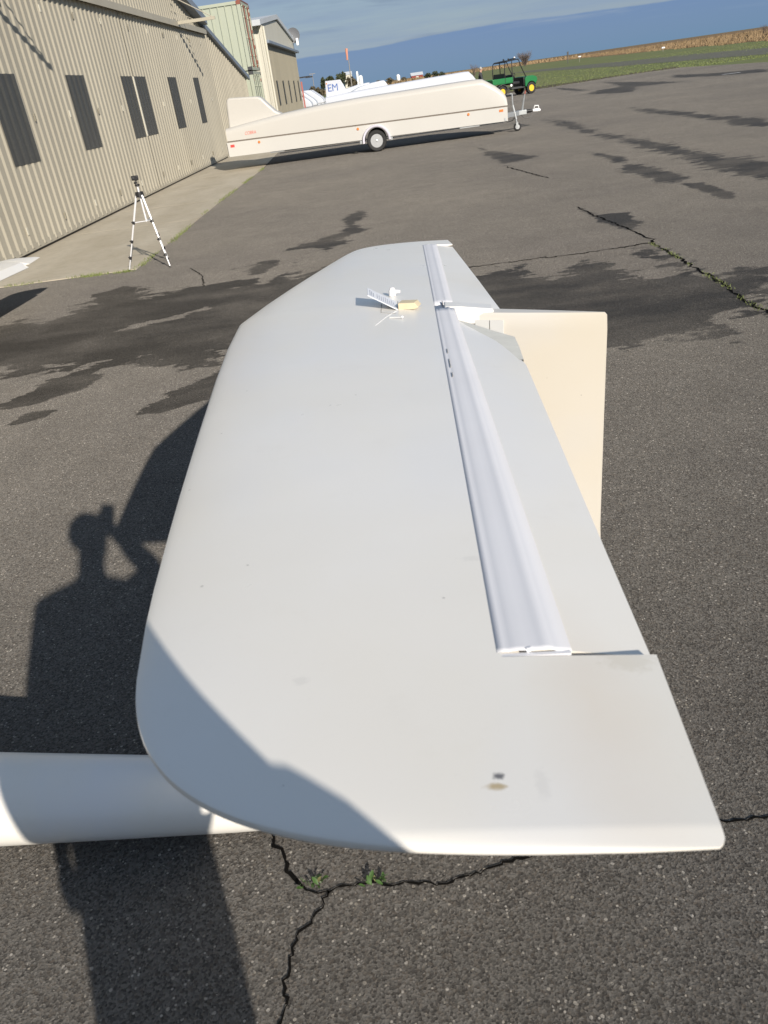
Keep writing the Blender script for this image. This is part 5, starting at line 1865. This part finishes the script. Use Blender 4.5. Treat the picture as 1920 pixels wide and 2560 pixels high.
for (x, y, lab) in ((58.9, 200, 'white runway marker right of the dark post in the brown field'), (64.5, 165, 'white runway marker low in the brown field, right of the other')):
    b = MB().box((-.30, -.12, 0), (.30, .12, .20)).box((-.26, -.09, .20), (.26, .09, .24)).build('runway_marker', M['whitepl'], bevel=.03)
    b.location = (x, y, 1.15 if y > 190 else .55)
    b.location.z = .9 if y > 190 else .5
    tag(b, lab, 'marker', 'white markers in the field')
    MB().box((-.03, -.03, -1.0), (.03, .03, 0)).build('stake', M['pole'], b)

# windsock
WS = empty('windsock', (3.95, 120, 0), 0, 'orange windsock hanging limp from a tall pole behind the trailers', 'windsock')
MB().tube([(0, 0, 0), (0, 0, 4.9)], [.09, .05], 8).build('pole', M['pole'], WS, True)
MB().tube([(0, 0, 4.75), (-.12, 0, 6.15)], .03, 6).build('mast', M['steel'], WS)
MB().tube([(-.10, 0, 6.1), (-.13, -.04, 5.7), (-.14, -.05, 5.2), (-.20, -.06, 4.78)], [.18, .16, .14, .10], 10).build('sock', M['socks'], WS, True)
# street light
SL = empty('street_light', (-3.4, 350, 0), 0, 'distant street light with double head above the bushes', 'street light')
MB().tube([(0, 0, 0), (0, 0, 7.7)], [.16, .10], 8).build('pole', M['pole'], SL)
MB().box((-1.2, -.1, 7.65), (1.2, .1, 7.85)).build('lamp_arm', M['pole'], SL)
# red barn
BN = empty('barn', (86, 800, -.5), 0, 'small red barn with grey roof on the horizon', 'barn')
MB().box((-5.2, -4, 0), (5.2, 4, 3.2)).build('wall', M['barn'], BN)
MB().add([(-5.6, -4.5, 3.1), (5.6, -4.5, 3.1), (5.6, 0, 5.6), (-5.6, 0, 5.6), (-5.6, 4.5, 3.1), (5.6, 4.5, 3.1)], [(0, 1, 2, 3), (3, 2, 5, 4), (0, 3, 4), (1, 5, 2), (0, 4, 5, 1)]).build('roof', M['ltgrey'], BN)
MB().box((-1.2, -4.06, 0), (1.2, -4.001, 2.4)).build('door', M['creamwall'], BN)
so = MB().lathe([(1.1, 0), (1.1, 3.3), (.6, 4.0), (.05, 4.2)], (0, 0, 0), 'z', 12).build('silo', M['whitepl'], None, True)
so.location = (43.2, 500, 0)
tag(so, 'small white silo left of the red barn', 'silo')
for k, (x, z, r_, lab) in enumerate(((16.2, 7.2, .5, 'tall thin white tank right of the windsock pole'), (17.6, 5.4, .9, 'shorter white tank beside the thin tall tank'))):
    o = MB().lathe([(r_, 0), (r_, z - .6), (r_ * .6, z - .1), (.05, z)], (0, 0, 0), 'z', 12).build('storage_tank', M['whitepl'], None, True)
    o.location = (x, 400, 0)
    tag(o, lab, 'tank', 'white tanks on the horizon')
FH = empty('farmhouse', (12.6, 420, 0), 0, 'pale building half hidden by trees behind the windsock pole', 'house')
MB().box((-1.8, -2, 0), (1.8, 2, 6.6)).build('wall', M['creamwall'], FH)
MB().add([(-2, -2.2, 6.5), (2, -2.2, 6.5), (2, 0, 7.8), (-2, 0, 7.8), (-2, 2.2, 6.5), (2, 2.2, 6.5)], [(0, 1, 2, 3), (3, 2, 5, 4), (0, 3, 4), (1, 5, 2), (0, 4, 5, 1)]).build('roof', M['ltgrey'], FH)
MB().box((-.6, -2.05, 4.2), (.2, -2.001, 5.4)).build('window', M['window'], FH)
